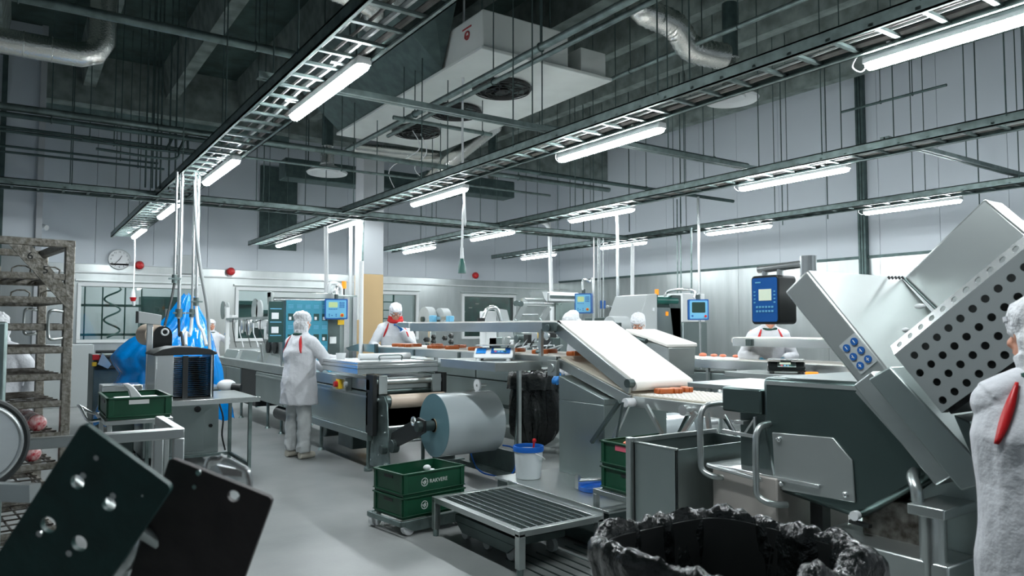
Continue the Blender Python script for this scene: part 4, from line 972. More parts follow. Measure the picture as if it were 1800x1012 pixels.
# third line: film rollers, hood, blue terminal
t = thing('film_unwinder', 'film unwinding frame with stacked rollers and pale hood left of the blue terminal', 'machine', (7.2, 10.3, 0))
X0 = 7.3
def rp(px, py): return P(px, py, Y=10.5)
for (a, c, r, m_) in (((908, 533), (985, 533), .028, 'steel_bright'), ((922, 526), (960, 526), .03, 'steel'), ((915, 553), (945, 553), .02, 'steel_bright'), ((922, 537), (975, 537), .02, 'steel')):
    obj(MB().cyl(rp(*a), rp(*c), r, n=14), 'roller', m_, t)
obj(MB().bar(rp(921, 524), rp(921, 540), .05, .1).bar(rp(919, 540), rp(908, 562), .04, .1), 'frame_left', 'steel', t); obj(MB().bar(rp(965, 540), rp(952, 562), .04, .1), 'frame_right', 'steel', t)
for c in (rp(906, 533), rp(914, 534)): obj(MB().cyl(c, c+Vector((0, -.04, 0)), .05, n=14), 'hand_wheel', 'dark_steel', t)
a = rp(961, 513); c = rp(1012, 531); obj(MB().box(a.x, c.x, 10.4, 10.9, c.z, a.z), 'hood', 'white_paint', t, .02)
a = rp(950, 513); obj(MB().prism([(a.x, 10.45, a.z), (a.x+.12, 10.45, a.z), (a.x+.12, 10.45, a.z-.18), (a.x+.06, 10.45, a.z-.13)], (0, .4, 0)), 'hood_nose', 'grey_paint', t)
obj(MB().box(rp(961,520).x-.005, c.x, 10.385, 10.4, rp(961, 524).z, rp(961,519).z), 'hood_slot', 'dark_steel', t)
obj(MB().box(rp(905,560).x, rp(1060,560).x, 10.5, 11.3, 0, rp(905, 563).z), 'base', 'steel_side', t, .01)
obj(MB().box(rp(973,560).x, rp(1007,560).x, 10.44, 10.46, rp(973, 563).z, rp(973,532).z), 'clear_guard', 'glass', t)
obj(MB().box(rp(994,560).x, rp(1010,560).x, 10.38, 10.39, rp(973, 565).z, rp(973,556).z), 'warning_sign', 'yellow', t)
c = P(1025, 533, Y=9.3)
terminal('blue framed operator terminal hanging above the worker with the white cap', c, .28, .33, (-.75, -.66, 0), 'keys', [(c.x+.02, c.y+.03, c.z+.22), (c.x+.03, c.y+.03, c.z+.38), (c.x+.14, c.y+.0, c.z+.36), (c.x+.19, c.y-.03, c.z+.2), (c.x+.19, c.y-.03, .0)])
# machine with slanted grey side and orange beacon
t = thing('portioning_machine', 'grey machine with slanted side, dark hopper and orange beacon', 'machine', (7.6, 7.6, 0))
def mp(px, py, Y=7.8): return P(px, py, Y=Y)
a, b1, c1, d1 = mp(1124, 560), mp(1138, 518), mp(1155, 516), mp(1156, 600)
obj(MB().prism([(a.x, 7.8, .4), (a.x, 7.8, a.z), (b1.x, 7.8, b1.z), (c1.x, 7.8, c1.z), (c1.x, 7.8, .4)], (0, .7, 0)), 'side_housing', 'grey_paint', t, .008)
e0, e1 = mp(1156, 540), mp(1199, 620)
obj(MB().box(e0.x, e1.x, 7.82, 8.5, .4, e0.z), 'front_panel', 'steel_side', t, .006)
f0 = mp(1160, 528); obj(MB().cyl((e0.x, 7.86, f0.z), (e1.x-.06, 7.86, f0.z), .06, n=14), 'dark_roller', 'hose_green', t)
g0, g1 = mp(1178, 518), mp(1200, 620); obj(MB().prism([(g0.x, 7.82, g0.z-.1), (g0.x+.08, 7.82, g0.z), (g1.x, 7.82, g0.z), (g1.x, 7.82, .4), (g1.x-.04, 7.82, .4)], (0, .6, 0)), 'hopper', 'dark_steel', t, .006)
s_ = mp(1172, 551); obj(MB().box(s_.x, s_.x+.045, 7.81, 7.82, s_.z-.03, s_.z+.03), 'warning_sticker', 'orange', t)
w_ = mp(1148, 543); obj(MB().box(w_.x-.015, w_.x+.02, 7.79, 7.80, w_.z-.03, w_.z+.02), 'white_sticker', 'white_plastic', t)
q = mp(1163, 515); st = obj(MB().cyl((q.x, 7.9, q.z-.14), (q.x, 7.9, q.z-.02), .014, n=8), 'beacon_stem', 'black', t); obj(MB().cyl((q.x, 7.9, q.z-.02), (q.x, 7.9, q.z+.06), .03, n=16), 'orange_beacon', 'orange', st)
obj(MB().box(a.x, e1.x, 7.85, 8.4, 0, .4), 'base', 'dark_steel', t)
c = P(1228, 544, Y=7.3)
terminal('small blue touch screen on a bent steel arm near the right wall', c, .29, .30, (-.62, -.78, 0), 'touch', [(c.x-.03, c.y+.05, c.z+.17), (c.x-.02, c.y+.06, c.z+.27), (c.x-.12, c.y+.18, c.z+.30), mp(1182, 512)+Vector((0,.1,0)), mp(1176, 522)+Vector((0,.1,-.05))])
a, c = P(1200, 515, Y=9.5), P(1233, 566, Y=9.5)
t = thing('switch_cabinet', 'pale grey switch cabinet with dark lower part behind the small touch screen', 'cabinet', (a.x, 9.5, 0))
obj(MB().box(a.x, c.x+.1, 9.5, 9.9, c.z, a.z), 'upper_box', 'white_paint', t, .01); obj(MB().box(a.x+.02, c.x+.18, 9.52, 9.9, 0, c.z), 'lower_box', 'steel_side', t, .01)
# white covered slope behind the wide belt
t = thing('covered_chute', 'short chute with a pale sloping cover in front of the bespectacled worker', 'chute', (6.2, 5.9, .7))
def cs(x, y, z): return (x, y, z)
obj(MB().rings([[(6.2, 6.65, 1.50), (6.70, 6.65, 1.50), (6.70, 5.95, 1.33), (6.2, 5.95, 1.33)], [(6.2, 6.65, 1.545), (6.70, 6.65, 1.545), (6.70, 5.95, 1.375), (6.2, 5.95, 1.375)]]), 'cover', 'belt', t, .012)
obj(MB().rings([[(6.25, 6.5, 1.1), (6.68, 6.5, 1.1), (6.66, 5.97, 1.0), (6.25, 5.97, 1.0)], [(6.22, 6.62, 1.48), (6.68, 6.62, 1.48), (6.68, 5.96, 1.33), (6.22, 5.96, 1.33)]]), 'body', 'steel', t, .01)
obj(MB().box(6.35, 6.6, 6.1, 6.4, 0, 1.05), 'stand', 'galv', t, .01); obj(MB().cyl((6.16, 6.25, 1.40), (6.16, 6.4, 1.43), .03, n=10), 'latch', 'dark_steel', t)
t = thing('drum_motor', 'round grey drive motor right of the hoses behind the white belt', 'motor', (6.4, 7.6, 1.3))
c = P(1082, 572, Y=7.6); obj(MB().cyl((c.x-.12, 7.6, c.z), (c.x+.2, 7.6, c.z), .13, n=24), 'housing', 'grey_paint', t, .01); obj(MB().box(c.x-.05, c.x+.2, 7.55, 7.75, 0, c.z), 'stand', 'dark_steel', t)
# rollers right of the hoses
t = thing('roller_machine', 'dark frame with three stacked film rollers left of the slanted grey machine', 'machine', (8.6, 9.9, 0))
for (x0, x1, y, r, m_) in ((1082, 1122, 533, .035, 'steel_bright'), (1075, 1128, 545, .045, 'dark_steel'), (1072, 1124, 552, .03, 'steel'), (1066, 1110, 539, .02, 'steel_bright')):
    obj(MB().cyl(P(x0, y, Y=10.0), P(x1, y, Y=10.0), r, n=14), 'roller', m_, t)
a, c = P(1113, 526, Y=10), P(1124, 540, Y=10); obj(MB().box(a.x, c.x, 9.95, 10.2, c.z, a.z), 'motor_box', 'white_paint', t, .01)
a, c = P(1062, 558, Y=10.05), P(1135, 600, Y=10.05); obj(MB().box(a.x, c.x, 10.05, 10.6, 0, a.z), 'base', 'dark_steel', t, .01)
# right hand line
t = thing('trim_conveyor', 'lower conveyor with meat scraps in front of the worker at the right', 'conveyor', (7.4, 4.9, 0))
conveyor_seg(t, 'belt', 7.42, 8.0, (8.4, 1.15), (4.3, 1.15), 'belt', .11, rail='steel_bright')
for y in (8.0, 6.4, 4.6):
    for x in (7.42, 7.98): obj(MB().box(x-.02, x+.02, y, y+.04, 0, 1.06), 'leg', 'steel', t)
obj(MB().box(7.45, 7.95, 4.4, 8.2, .70, .98), 'frame_box', 'steel_side', t, .01)
obj(MB().box(7.37, 7.40, 7.5, 7.9, 1.06, 1.12), 'end_clamp', 'dark_steel', t)
for i, (px, py) in enumerate(((1260, 624), (1273, 625), (1278, 626), (1300, 627), (1322, 627))):
    c = P(px, py, Z=1.17); c.x = min(c.x, 7.92); solo(MB().ball(c+Vector((0,0,.012)), .06-.006*i, .05, .02+.01*(i == 0), 10), 'meat_scrap', 'crumb', 'red meat scrap on the right conveyor, %s' % ('largest heap at the left', 'just right of the largest heap', 'third from the left', 'fourth, thin flat one', 'rightmost near the worker')[i], 'meat', 'meat scraps on the right conveyor')
t = thing('upper_conveyor', 'short upper conveyor with rounded nose crossing the worker at the right', 'conveyor', (7.4, 4.5, 1.3))
conveyor_seg(t, 'belt', 7.42, 7.95, (6.0, 1.43), (4.3, 1.43), 'belt', .10, rail='steel_bright')
obj(MB().box(7.36, 7.40, 5.7, 5.78, 1.34, 1.42), 'clamp', 'dark_steel', t)
for x in (7.45, 7.9): obj(MB().box(x-.02, x+.02, 4.5, 4.54, 1.16, 1.35), 'support_post', 'steel', t)
t = thing('scale_table', 'steel ledge under the black scale on the right', 'shelf', (6.7, 4.4, 0))
obj(MB().box(6.75, 7.34, 4.3, 5.6, 1.0, 1.06), 'top', 'steel', t, .006); obj(MB().box(6.9, 7.3, 4.5, 5.3, .3, 1.0), 'cabinet', 'steel_side', t, .01)
for x in (6.95, 7.25):
    for y in (4.6, 5.2): obj(MB().box(x-.02, x+.02, y, y+.04, 0, .3), 'leg', 'galv', t)
bench_scale('glossy black bench scale with grey display on the right ledge', (7.05, 5.0, 1.06), (-.80, -.6, 0), dark=True, s=1.15)
solo(MB().lathe((6.95, 4.62, 1.06), [(.06, 0), (.065, .01), (.065, .03), (.06, .035), (.001, .03)], 24), 'orange_lid', 'orange', 'small orange round dish next to the black scale', 'dish')

# ================================================================ BIG SLICER ON THE RIGHT
t = SL = thing('meat_slicer', 'large stainless industrial slicer with tilted product chute on the right', 'slicer', (3.3, 1.6, 0))
x0, x1 = 3.3, 4.1
body = [(2.49, 1.305), (1.94, 1.31), (1.575, .955), (1.97, .665), (2.43, .717), (2.49, 1.02)]
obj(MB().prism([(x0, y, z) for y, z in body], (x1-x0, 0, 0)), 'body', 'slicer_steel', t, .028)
# bright inspection plate
pl = [(2.425, 1.02), (2.08, 1.035), (1.985, .94), (1.975, .745), (2.41, .73)]
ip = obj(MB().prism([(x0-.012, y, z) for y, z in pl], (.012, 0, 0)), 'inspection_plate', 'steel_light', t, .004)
for y, z in ((2.37, .765), (2.02, .775), (2.38, .99)):
    obj(MB().ball((x0-.016, y, z), .016, .016, .016, 12), 'dome_bolt', 'steel_bright', ip)
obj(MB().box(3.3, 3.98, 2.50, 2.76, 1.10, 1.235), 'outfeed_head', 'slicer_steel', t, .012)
obj(MB().box(3.45, 4.05, 2.62, 3.15, 1.20, 1.23), 'outfeed_plate', 'steel', t, .004)
obj(MB().box(3.28, 3.96, 2.6, 2.66, 1.04, 1.06).bar((3.29, 2.73, 1.08), (3.29, 2.66, .99), .012, .012).bar((3.29, 2.60, .99), (3.29, 2.53, 1.08), .012, .012).bar((3.29, 2.75, .99), (3.29, 2.52, .985), .014, .02).bar((3.29, 2.53, 1.09), (3.29, 2.53, .98), .012, .016), 'linkage', 'steel_bright', t, .002)
obj(MB().box(3.4, 4.0, 2.5, 2.72, .5, 1.1), 'lower_column', 'dark_steel', t, .01)
# bent tube hand guards and rod
for (y, za, zb) in ((2.82, 1.12, .775), (2.45, 1.05, .70)):
    obj(MB().tube(smooth_path([(3.5, y-.02, za+.01), (3.28, y, za+.01), (3.22, y+.01, za-.02), (3.2, y+.01, za-.1), (3.2, y+.01, zb+.08), (3.2, y, zb), (3.22, y-.06, zb-.03), (3.3, y-.1, zb-.04)], 4), .017, 10), 'guard_tube', 'steel', t)
obj(MB().cyl((3.22, 2.80, .80), (3.22, 2.44, .78), .012, n=10), 'guard_rod', 'steel_bright', t)
obj(MB().box(3.26, 3.9, 2.38, 2.8, .40, .79), 'tan_side_panel', 'tan_steel', t, .008)
obj(MB().box(3.27, 3.95, 2.15, 2.85, .78, .80), 'drip_sheet', 'steel_bright', t, .004)
# blade housing tilted 50 degrees
P1, P2, P3, P4 = (2.21, 1.86), (2.344, 1.75), (1.80, 1.36), (1.97, 1.315)
Q3 = (1.70, 1.24); Q4 = (1.90, 1.24)
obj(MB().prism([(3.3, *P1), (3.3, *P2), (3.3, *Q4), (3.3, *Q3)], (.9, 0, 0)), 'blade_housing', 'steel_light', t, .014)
kp = Vector((3.298, 1.995, 1.50))
dv = (Vector((0, P3[0]-P1[0], P3[1]-P1[1]))).normalized(); du = Vector((0, -dv.z, dv.y)); du = du if du.y > 0 else -du
cpx = P(1508, 621, X=3.298)
kb = obj(MB().prism([cpx+dv*a+du*b_ for a, b_ in rrect(-.085, .085, -.052, .052, .006, 2)], (-.003, 0, 0)), 'keypad', 'grey_paint', t)
for i in range(3):
    for j in range(2):
        c = cpx+dv*(-.052+.052*i)+du*(-.025+.05*j); 
        kk = obj(MB().cyl(c-Vector((.003, 0, 0)), c-Vector((.009, 0, 0)), .018, n=20), 'round_button', 'blue', kb)
        obj(MB().bar(c-Vector((.0095, 0, 0))-dv*.009, c-Vector((.0095, 0, 0))+dv*.009, .003, .003).bar(c-Vector((.0095, 0, 0))-du*.007*(i-1), c-Vector((.0095,0,0))+du*.007, .003, .003), 'button_mark', 'ink_white', kb)
# far side drive housing in the feed direction
uu = Vector((0, -.745, .667)); vv = Vector((0, -.667, -.745))
o = Vector((4.2, 2.2, 1.85))
obj(MB().prism([o, o+uu*.59, o+uu*.59+vv*.55, o+vv*.55], (.2, 0, 0)), 'feed_housing', 'steel_light', t, .012)
obj(MB().prism([o+vv*.23+Vector((-.9, 0, 0)), o+uu*.59+vv*.23+Vector((-.9, 0, 0)), o+uu*.59+vv*.26+Vector((-.9, 0, 0)), o+vv*.26+Vector((-.9, 0, 0))], (.9, 0, 0)), 'feed_bed', 'steel', t) if False else None
obj(MB().cyl(o+Vector((-.01, -.01, .0)), o+vv*.26+Vector((-.01, -.02, 0)), .008, n=8), 'hinge_rod', 'dark_steel', t)
c = P(1617, 538, X=3.85); obj(MB().ball(c, .014, .03, .014, 12), 'white_knob', 'white_plastic', t); c = P(1592, 580, X=3.35); obj(MB().ball(c, .02, .014, .012, 12), 'white_knob', 'white_plastic', t)
# black vent slots on the back face
for i in range(5):
    c = P(1558+6*i, 486, X=4.02); obj(MB().bar(c+Vector((0,-.01,.0)), c+Vector((0, -.02, -.014)), .006, .012), 'vent_slot', 'black', t)
# perforated guard
gu = Vector((0, -.773, .634)); gv = Vector((0, .600, .800))
gv = (gv-gu*gv.dot(gu)).normalized(); g0 = Vector((3.0, 1.435, 1.235)); LG, WG = 1.15, .285
holes = []
for r in range(4):
    for k in range(20):
        x = .035+.0575*k+(.0 if r % 2 == 0 else .0287); y = .035+.066*r
        if r == 3 and k > 17: continue
        if x < LG-.03: holes.append(circ(x, y, .0155, 14))
obj(MB().plate(g0, gu, gv, [(0, 0), (LG, 0), (LG, WG), (0, WG)], holes, -.004), 'perforated_guard', 'steel_light', t, 0, 30)
fo = g0+gv*WG; fv = (gv*.9+Vector((.55, 0, 0))).normalized()
holes = [circ(.04+.056*k, .026, .0135, 14, .0135) for k in range(19)]
obj(MB().plate(fo, gu, fv, [(0, 0), (LG, 0), (LG, .052), (0, .052)], holes, -.004), 'guard_flange', 'steel_bright', t, 0, 30)
obj(MB().prism([g0+Vector((.001, 0, 0)), g0+gv*WG+Vector((.001,0,0)), g0+gv*WG-gu*.012+Vector((.25,0,0)), g0-gu*.012+Vector((.25,0,0))], gu*.004), 'guard_end', 'steel', t)
obj(MB().prism([g0+Vector((.06, 0, 0))-gv*.01, g0+gu*LG+Vector((.06, 0, 0))-gv*.01, g0+gu*LG+gv*.28+Vector((.06,0,0)), g0+gv*.28+Vector((.06,0,0))], (.24, 0, 0)), 'guard_core', 'black', t)
# side channels between body and guard
b = MB().prism([(3.22, 1.93, 1.30), (3.22, 1.84, 1.37), (3.22, 1.46, .99), (3.22, 1.575, .90)], (.5, 0, 0)); obj(b, 'side_channel', 'steel', t, .008)
b = MB().prism([(3.12, 1.80, 1.34), (3.12, 1.70, 1.40), (3.12, 1.30, .98), (3.12, 1.43, .92)], (.6, 0, 0)); obj(b, 'side_channel', 'steel_side', t, .008)
obj(MB().prism([(3.10, 1.44, 1.22), (3.10, 1.38, 1.20), (3.10, 1.28, 1.0), (3.10, 1.36, 1.02)], (.8, 0, 0)), 'chute_block', 'dark_steel', t, .006)
obj(MB().prism([(3.4, 1.55, 1.0), (3.4, 1.2, 1.1), (3.4, 1.2, .4), (3.4, 1.75, .4), (3.4, 1.8, .78)], (.6, 0, 0)), 'rear_body', 'steel_side', t, .01)
# support column, base
obj(MB().cyl((3.2, 1.58, .0), (3.2, 1.58, .79), .052, n=28), 'lift_column', 'steel', t)
obj(MB().box(3.13, 3.5, 1.50, 1.65, .785, .83), 'column_cap', 'steel', t, .006)
obj(MB().tube(smooth_path([(3.3, 1.70, .93), (3.24, 1.68, .92), (3.2, 1.645, .88), (3.2, 1.64, .83)], 4), .024, 12), 'bent_pipe', 'steel', t)
obj(MB().prism([(x0-.004, 2.46, 1.285), (x0-.004, 1.95, 1.29), (x0-.004, 1.93, 1.27), (x0-.004, 2.46, 1.265)], (.01, 0, 0)), 'top_edge_band', 'steel_light', t); obj(MB().prism([(x0-.003, 1.945, 1.29), (x0-.003, 1.60, .955), (x0-.003, 1.635, .93), (x0-.003, 1.965, 1.26)], (.01, 0, 0)), 'slanted_edge_band', 'steel', t)
obj(MB().box(3.15, 4.1, 1.5, 2.1, .48, .60), 'base_beam', 'steel', t, .01); obj(MB().box(3.35, 4.1, 1.65, 1.98, .58, .78), 'gear_box', 'steel_worn', t, .01)
obj(MB().box(3.45, 3.52, 2.25, 2.32, .1, .75), 'leg', 'black', t)
obj(MB().box(3.3, 4.2, 1.7, 2.4, .10, .48), 'plinth', 'steel_side', t, .01)
for x in (3.35, 4.1):
    for y in (1.8, 2.3): obj(MB().cyl((x, y, 0), (x, y, .1), .03, n=12), 'foot', 'galv', t)
c = P(1507, 905, X=3.28); obj(MB().cyl(c, c-Vector((.03, 0, 0)), .022, n=16), 'rubber_bumper', 'white_plastic', t); obj(MB().bar(P(1495, 915, X=3.3), P(1530, 925, X=3.3), .03, .015), 'catch', 'black', t)
# big blue terminal with swing arm
obj(MB().cyl((3.57, 2.38, 1.70), (3.57, 2.38, 1.955), .043, n=24), 'terminal_post', 'steel_bright', t)
obj(MB().cyl((3.57, 2.38, 1.915), (3.57, 2.70, 1.90), .022, n=14), 'terminal_arm', 'steel_bright', t)
tt = thing('control_terminal', 'large blue keypad terminal in a black case on the slicer swing arm', 'control panel', (3.5, 2.6, 1.58))
_k = .921; sy = lambda a: a*_k; sz = lambda a: 1.57+(a-1.57)*_k
obj(MB().prism([(3.5, sy(y), sz(z)) for y, z in rrect(2.735, 2.935, 1.585, 1.885, .025, 4)], (.16, 0, 0)), 'case', 'black', tt, .006)
f = obj(MB().prism([(3.497, sy(y), sz(z)) for y, z in rrect(2.745, 2.925, 1.60, 1.870, .015, 3)], (.003, 0, 0)), 'front_panel', 'blue', tt)
def kbox(y0, y1, z0, z1, n, m_): return obj(MB().box(3.494, 3.497, sy(y0), sy(y1), sz(z0), sz(z1)), n, m_, f)
kbox(2.785, 2.875, 1.73, 1.80, 'screen', 'lcd_grey')
for i in range(6):
    for j in range(2): kbox(2.772+.022*i, 2.786+.022*i, 1.685-.026*j, 1.697-.026*j, 'key', 'blue_light')
for y in (2.757, 2.90):
    for j in range(4): kbox(y, y+.012, 1.715+.022*j, 1.723+.022*j, 'key', 'blue_light')
kbox(2.86, 2.90, 1.838, 1.846, 'terminal_mark', 'blue_light')
for y in (2.56, 2.66): obj(MB().cyl((3.57, y, 1.84), (3.57, y, 1.905), .018, n=10), 'mount', 'steel_bright', tt)
# ================================================================ CRATES, TABLES, BINS
def frame_rot(o, ang): return Matrix.Translation(Vector(o)) @ Matrix.Rotation(math.radians(ang), 4, 'Z')
def open_crate(label, o, ang, L, Wd, Hh, group=None, logo=None, name='plastic_crate', tagc=None):
    """ribbed stacking crate, near-left bottom corner at o, long side L along local x"""
    Mx = frame_rot(o, ang); t = thing(name, label, 'crate', o, group)
    b = MB(Mx); w = .006
    b.box(0, L, 0, w, .0, Hh).box(0, L, Wd-w, Wd, 0, Hh).box(0, w, w, Wd-w, 0, Hh).box(L-w, L, w, Wd-w, 0, Hh).box(w, L-w, w, Wd-w, 0, .008)
    obj(b, 'body', 'crate_green', t)
    e = .014
    b = MB(Mx).box(-e, L+e, -e, w, Hh-.012, Hh).box(-e, L+e, Wd-w, Wd+e, Hh-.012, Hh).box(-e, w, -e, Wd+e, Hh-.012, Hh).box(L-w, L+e, -e, Wd+e, Hh-.012, Hh)
    obj(b, 'top_rim', 'crate_green', t, .003)
    b = MB(Mx).box(-e*.8, L+e*.8, -e*.8, 0, .018, .026).box(-e*.8, 0, -e*.8, Wd+e*.8, .018, .026).box(L, L+e*.8, -e*.8, Wd, .018, .026)
    obj(b, 'lower_rib', 'crate_green', t, .002)
    for (x, y) in ((0, 0), (L, 0), (0, Wd), (L, Wd)):
        s = -1 if x == 0 else 1; q = -1 if y == 0 else 1
        obj(MB(Mx).box(x, x-s*.035, y, y+q*.010, .026, Hh-.012).box(x, x+s*.010, y, y-q*.03, .026, Hh-.012), 'corner_rib', 'crate_green', t, .002)
    obj(MB(Mx).box(-.003, .002, Wd*.35, Wd*.65, Hh-.05, Hh-.028), 'handle_slot', 'black', t)
    if logo:
        u = Mx.to_3x3() @ Vector((1, 0, 0)); f = Mx @ Vector((L*.34, -.0015, Hh*.52)); n = Mx.to_3x3() @ Vector((0, -1, 0))
        lg = obj(MB().ring(f, n, .030, .0025, 28, 6), 'round_emblem', 'ink_white', t)
        q = MB()
        for a0, a1 in ((-1, .1), (-.2, 1), (-.6, -.9)): q.bar(f+u*.017*a0+Vector((0,0,.012*a1)), f+u*.016*a1+Vector((0, 0, -.012)), .002, .004)
        q.bar(f+u*.0+Vector((0,0,-.022)), f+u*.008+Vector((0,0,.02)), .002, .004); q.bar(f-u*.026+Vector((0,0,.002)), f+u*.026+Vector((0,0,.004)), .002, .003)
        obj(q, 'emblem_leaves', 'ink_white', lg)
        if logo == 2: text('RAKVERE', 'crate_lettering', t, Mx @ Vector((L*.34+.133, -.002, Hh*.52)), u, (0, 0, 1), .042, 'ink_white')
    if tagc: obj(MB(Mx).box(*tagc), 'paper_label', 'ink_white', t)
    return t, Mx
o = (2.46, 5.08, .115)
c1, _ = open_crate('empty-topped green crate with white lettering, lower one of the stack on the dolly', o, 8, .58, .40, .165, 'green crates on the dolly', 1)
c1['label'] = 'green crate with only a round white emblem, lower one on the wheeled dolly'
c2, Mx = open_crate('green crate with white lettering and open top, upper one on the wheeled dolly', (o[0], o[1], o[2]+.168), 8, .58, .40, .175, 'green crates on the dolly', 2)
p = Mx @ Vector((.5, .33, .02)); solo(MB().ball(p+Vector((0,0,.06)), .05, .04, .03, 10).ball(p+Vector((-.04,0,.1)), .035, .03, .025, 10), 'wrapped_scrap', 'white_plastic', 'small crumpled white wrapper inside the lettered green crate', 'wrapper')
Mx = frame_rot((2.44, 5.06, 0), 8)
t = thing('crate_dolly', 'low grey dolly with pale wheels under the two green crates', 'dolly', (2.44, 5.06, 0))
obj(MB(Mx).box(-.02, .0, -.02, .46, .075, .113).box(.62, .64, -.02, .46, .075, .113).box(-.02, .64, -.02, .0, .075, .113).box(-.02, .64, .44, .46, .075, .113).box(.28, .32, 0, .44, .09, .110), 'frame', 'galv', t, .003)
obj(MB(Mx).prism([(.02, -.022, .1), (.62, -.022, .1), (.62, -.022, .03), (.10, -.022, .03), (.02, -.022, .07)], (0, .012, 0)), 'side_skirt', 'galv', t)
for x, y in ((.07, .02), (.55, .02), (.03, .42), (.55, .42)):
    obj(MB(Mx).cyl((x, y-.025, .052), (x, y+.025, .052), .052, n=24), 'wheel', 'white_plastic', t, .006)
# grated stand
t = thing('grated_stand', 'low stainless stand with a dark slotted grating top, in front of the platform', 'stand', (2.65, 3.82, 0))
X0, X1, Y0, Y1 = 2.65, 3.35, 3.82, 4.98
for x in (X0, X1-.05):
    for y in (Y0, Y1-.05):
        obj(MB().box(x, x+.05, y, y+.05, .05, .27), 'leg', 'steel', t, .004); obj(MB().cyl((x+.025, y+.025, 0), (x+.025, y+.025, .05), .022, n=12), 'foot', 'galv', t)
obj(MB().box(X0, X1, Y0, Y0+.05, .25, .29).box(X0, X1, Y1-.05, Y1, .25, .29).box(X0, X0+.05, Y0+.05, Y1-.05, .25, .29).box(X1-.05, X1, Y0+.05, Y1-.05, .25, .29), 'frame', 'steel', t, .003)
obj(MB().box(X1-.012, X1, Y0, Y1, .29, .33), 'raised_lip', 'steel_bright', t, .002)
obj(MB().box(X0+.05, X1-.05, Y0+.05, Y1-.05, .235, .245), 'pan', 'black', t)
b = MB(); nx, ny = 9, 40
for i in range(nx+1): x = X0+.05+(X1-X0-.1)*i/nx; b.box(x-.004, x+.004, Y0+.05, Y1-.05, .25, .288)
for j in range(ny): y = Y0+.06+(Y1-Y0-.12)*j/(ny-1); b.box(X0+.05, X1-.05, y-.002, y+.002, .255, .276)
obj(b, 'grating', 'steel_side', t, 0, None)
t = thing('low_dolly', 'dark green low dolly parked beneath the grated stand', 'dolly', (2.78, 4.0, 0))
obj(MB().box(2.78, 3.2, 4.05, 4.85, .12, .17).prism([(2.78, 4.05, .12), (2.78, 4.85, .12), (2.78, 4.75, .05), (2.78, 4.15, .05)], (.012, 0, 0)), 'frame', 'dark_steel', t, .004)
for x in (2.82, 3.16):
    for y in (4.15, 4.45, 4.75): obj(MB().cyl((x-.018, y, .048), (x+.018, y, .048), .048, n=20), 'wheel', 'grey_paint', t, .004)
# slotted floor drain
b = MB()
for i in range(9): b.box(2.8+.085*i, 2.812+.085*i, 2.6, 4.2, .0, .004)
d_ = struct(b, 'floor_drain', 'dark_steel')
# bucket and tools on the platform
c = P(922, 846, Z=.30); c = Vector((3.62, 5.08, .302))
t = thing('plastic_bucket', 'white plastic bucket with a bright blue rim on the steel platform', 'bucket', c)
obj(MB().lathe(c, [(.001, .004), (.100, .004), (.100, 0), (.106, .01), (.121, .235), (.117, .235), (.098, .015), (.001, .015)], 40), 'body', 'bucket_white', t)
obj(MB().lathe(c, [(.120, .225), (.129, .225), (.131, .25), (.128, .268), (.118, .268), (.116, .25), (.120, .225)], 40), 'blue_rim', 'bucket_blue', t)
obj(MB().tube(smooth_path([c+Vector((-.02, -.125, .22)), c+Vector((.05, -.14, .18)), c+Vector((.12, -.07, .15)), c+Vector((.135, .0, .17))], 5), .006, 6), 'handle', 'white_plastic', t)
obj(MB().box(c.x-.122, c.x-.105, c.y-.045, c.y+.01, .36, .47), 'printed_label', 'hose_green', t, .002) if False else None
obj(MB().lathe(c, [(.001, .20), (.115, .20), (.115, .205), (.001, .205)], 30), 'bucket_filling', 'ham', t)
solo(MB().bar(c+Vector((.03, -.03, .21)), c+Vector((.035, -.035, .31)), .03, .012).ball(c+Vector((.035, -.035, .31)), .02, .012, .02, 10), 'red_scraper', 'red', 'small red scraper sticking out of the white bucket', 'scraper')
c = P(1028, 868, Z=.30); c = Vector((3.80, 4.42, .302))
solo(MB().lathe(c, [(.13, 0), (.14, .0), (.15, .035), (.142, .035), (.132, .008), (.001, .008), (.001, 0), (.13, 0)], 36), 'blue_dish', 'bucket_blue', 'round bright blue tray lying on the steel platform', 'tray')
solo(MB().cyl(c+Vector((-.13, .07, .065)), c+Vector((.12, -.02, .065)), .022, n=14).box(c.x-.14, c.x-.12, c.y+.05, c.y+.09, .31, .42), 'steel_roller_tool', 'steel_bright', 'steel roller tool lying across the blue tray', 'tool')
# crates on a low stand at the right of the platform
t = thing('crate_stand', 'low square-tube stand carrying the two crates beside the steel bin', 'stand', (3.42, 3.3, 0))
for x in (3.42, 4.08):
    for y in (3.32, 3.98): obj(MB().box(x, x+.035, y, y+.035, .0 if y < 3.8 else .302, .395), 'leg', 'steel', t, .003)
obj(MB().box(3.42, 4.115, 3.32, 3.355, .395, .43).box(3.42, 4.115, 3.98, 4.015, .395, .43).box(3.42, 3.455, 3.355, 3.98, .395, .43).box(4.08, 4.115, 3.355, 3.98, .395, .43), 'frame', 'steel', t, .003)
d1, _ = open_crate('green crate, lower of the two on the small stand beside the steel bin', (3.46, 3.40, .43), 0, .58, .56, .165, 'green crates beside the steel bin')
d2, Mx = open_crate('green crate full of meat trimmings, upper of the two beside the steel bin', (3.46, 3.40, .598), 0, .58, .56, .175, 'green crates beside the steel bin', None, tagc=(-.003, 0, .03, .13, .04, .09))
obj(MB(Mx).box(-.004, 0, .26, .42, .12, .155), 'pink_label', 'pink_label', d2)
tr = None
rnd = random.Random(2); mb = MB()
for i in range(120): mb.ball(Mx @ Vector((rnd.uniform(.05, .53), rnd.uniform(.05, .51), rnd.uniform(.09, .155))), rnd.uniform(.02, .04), .02, .012, 7)
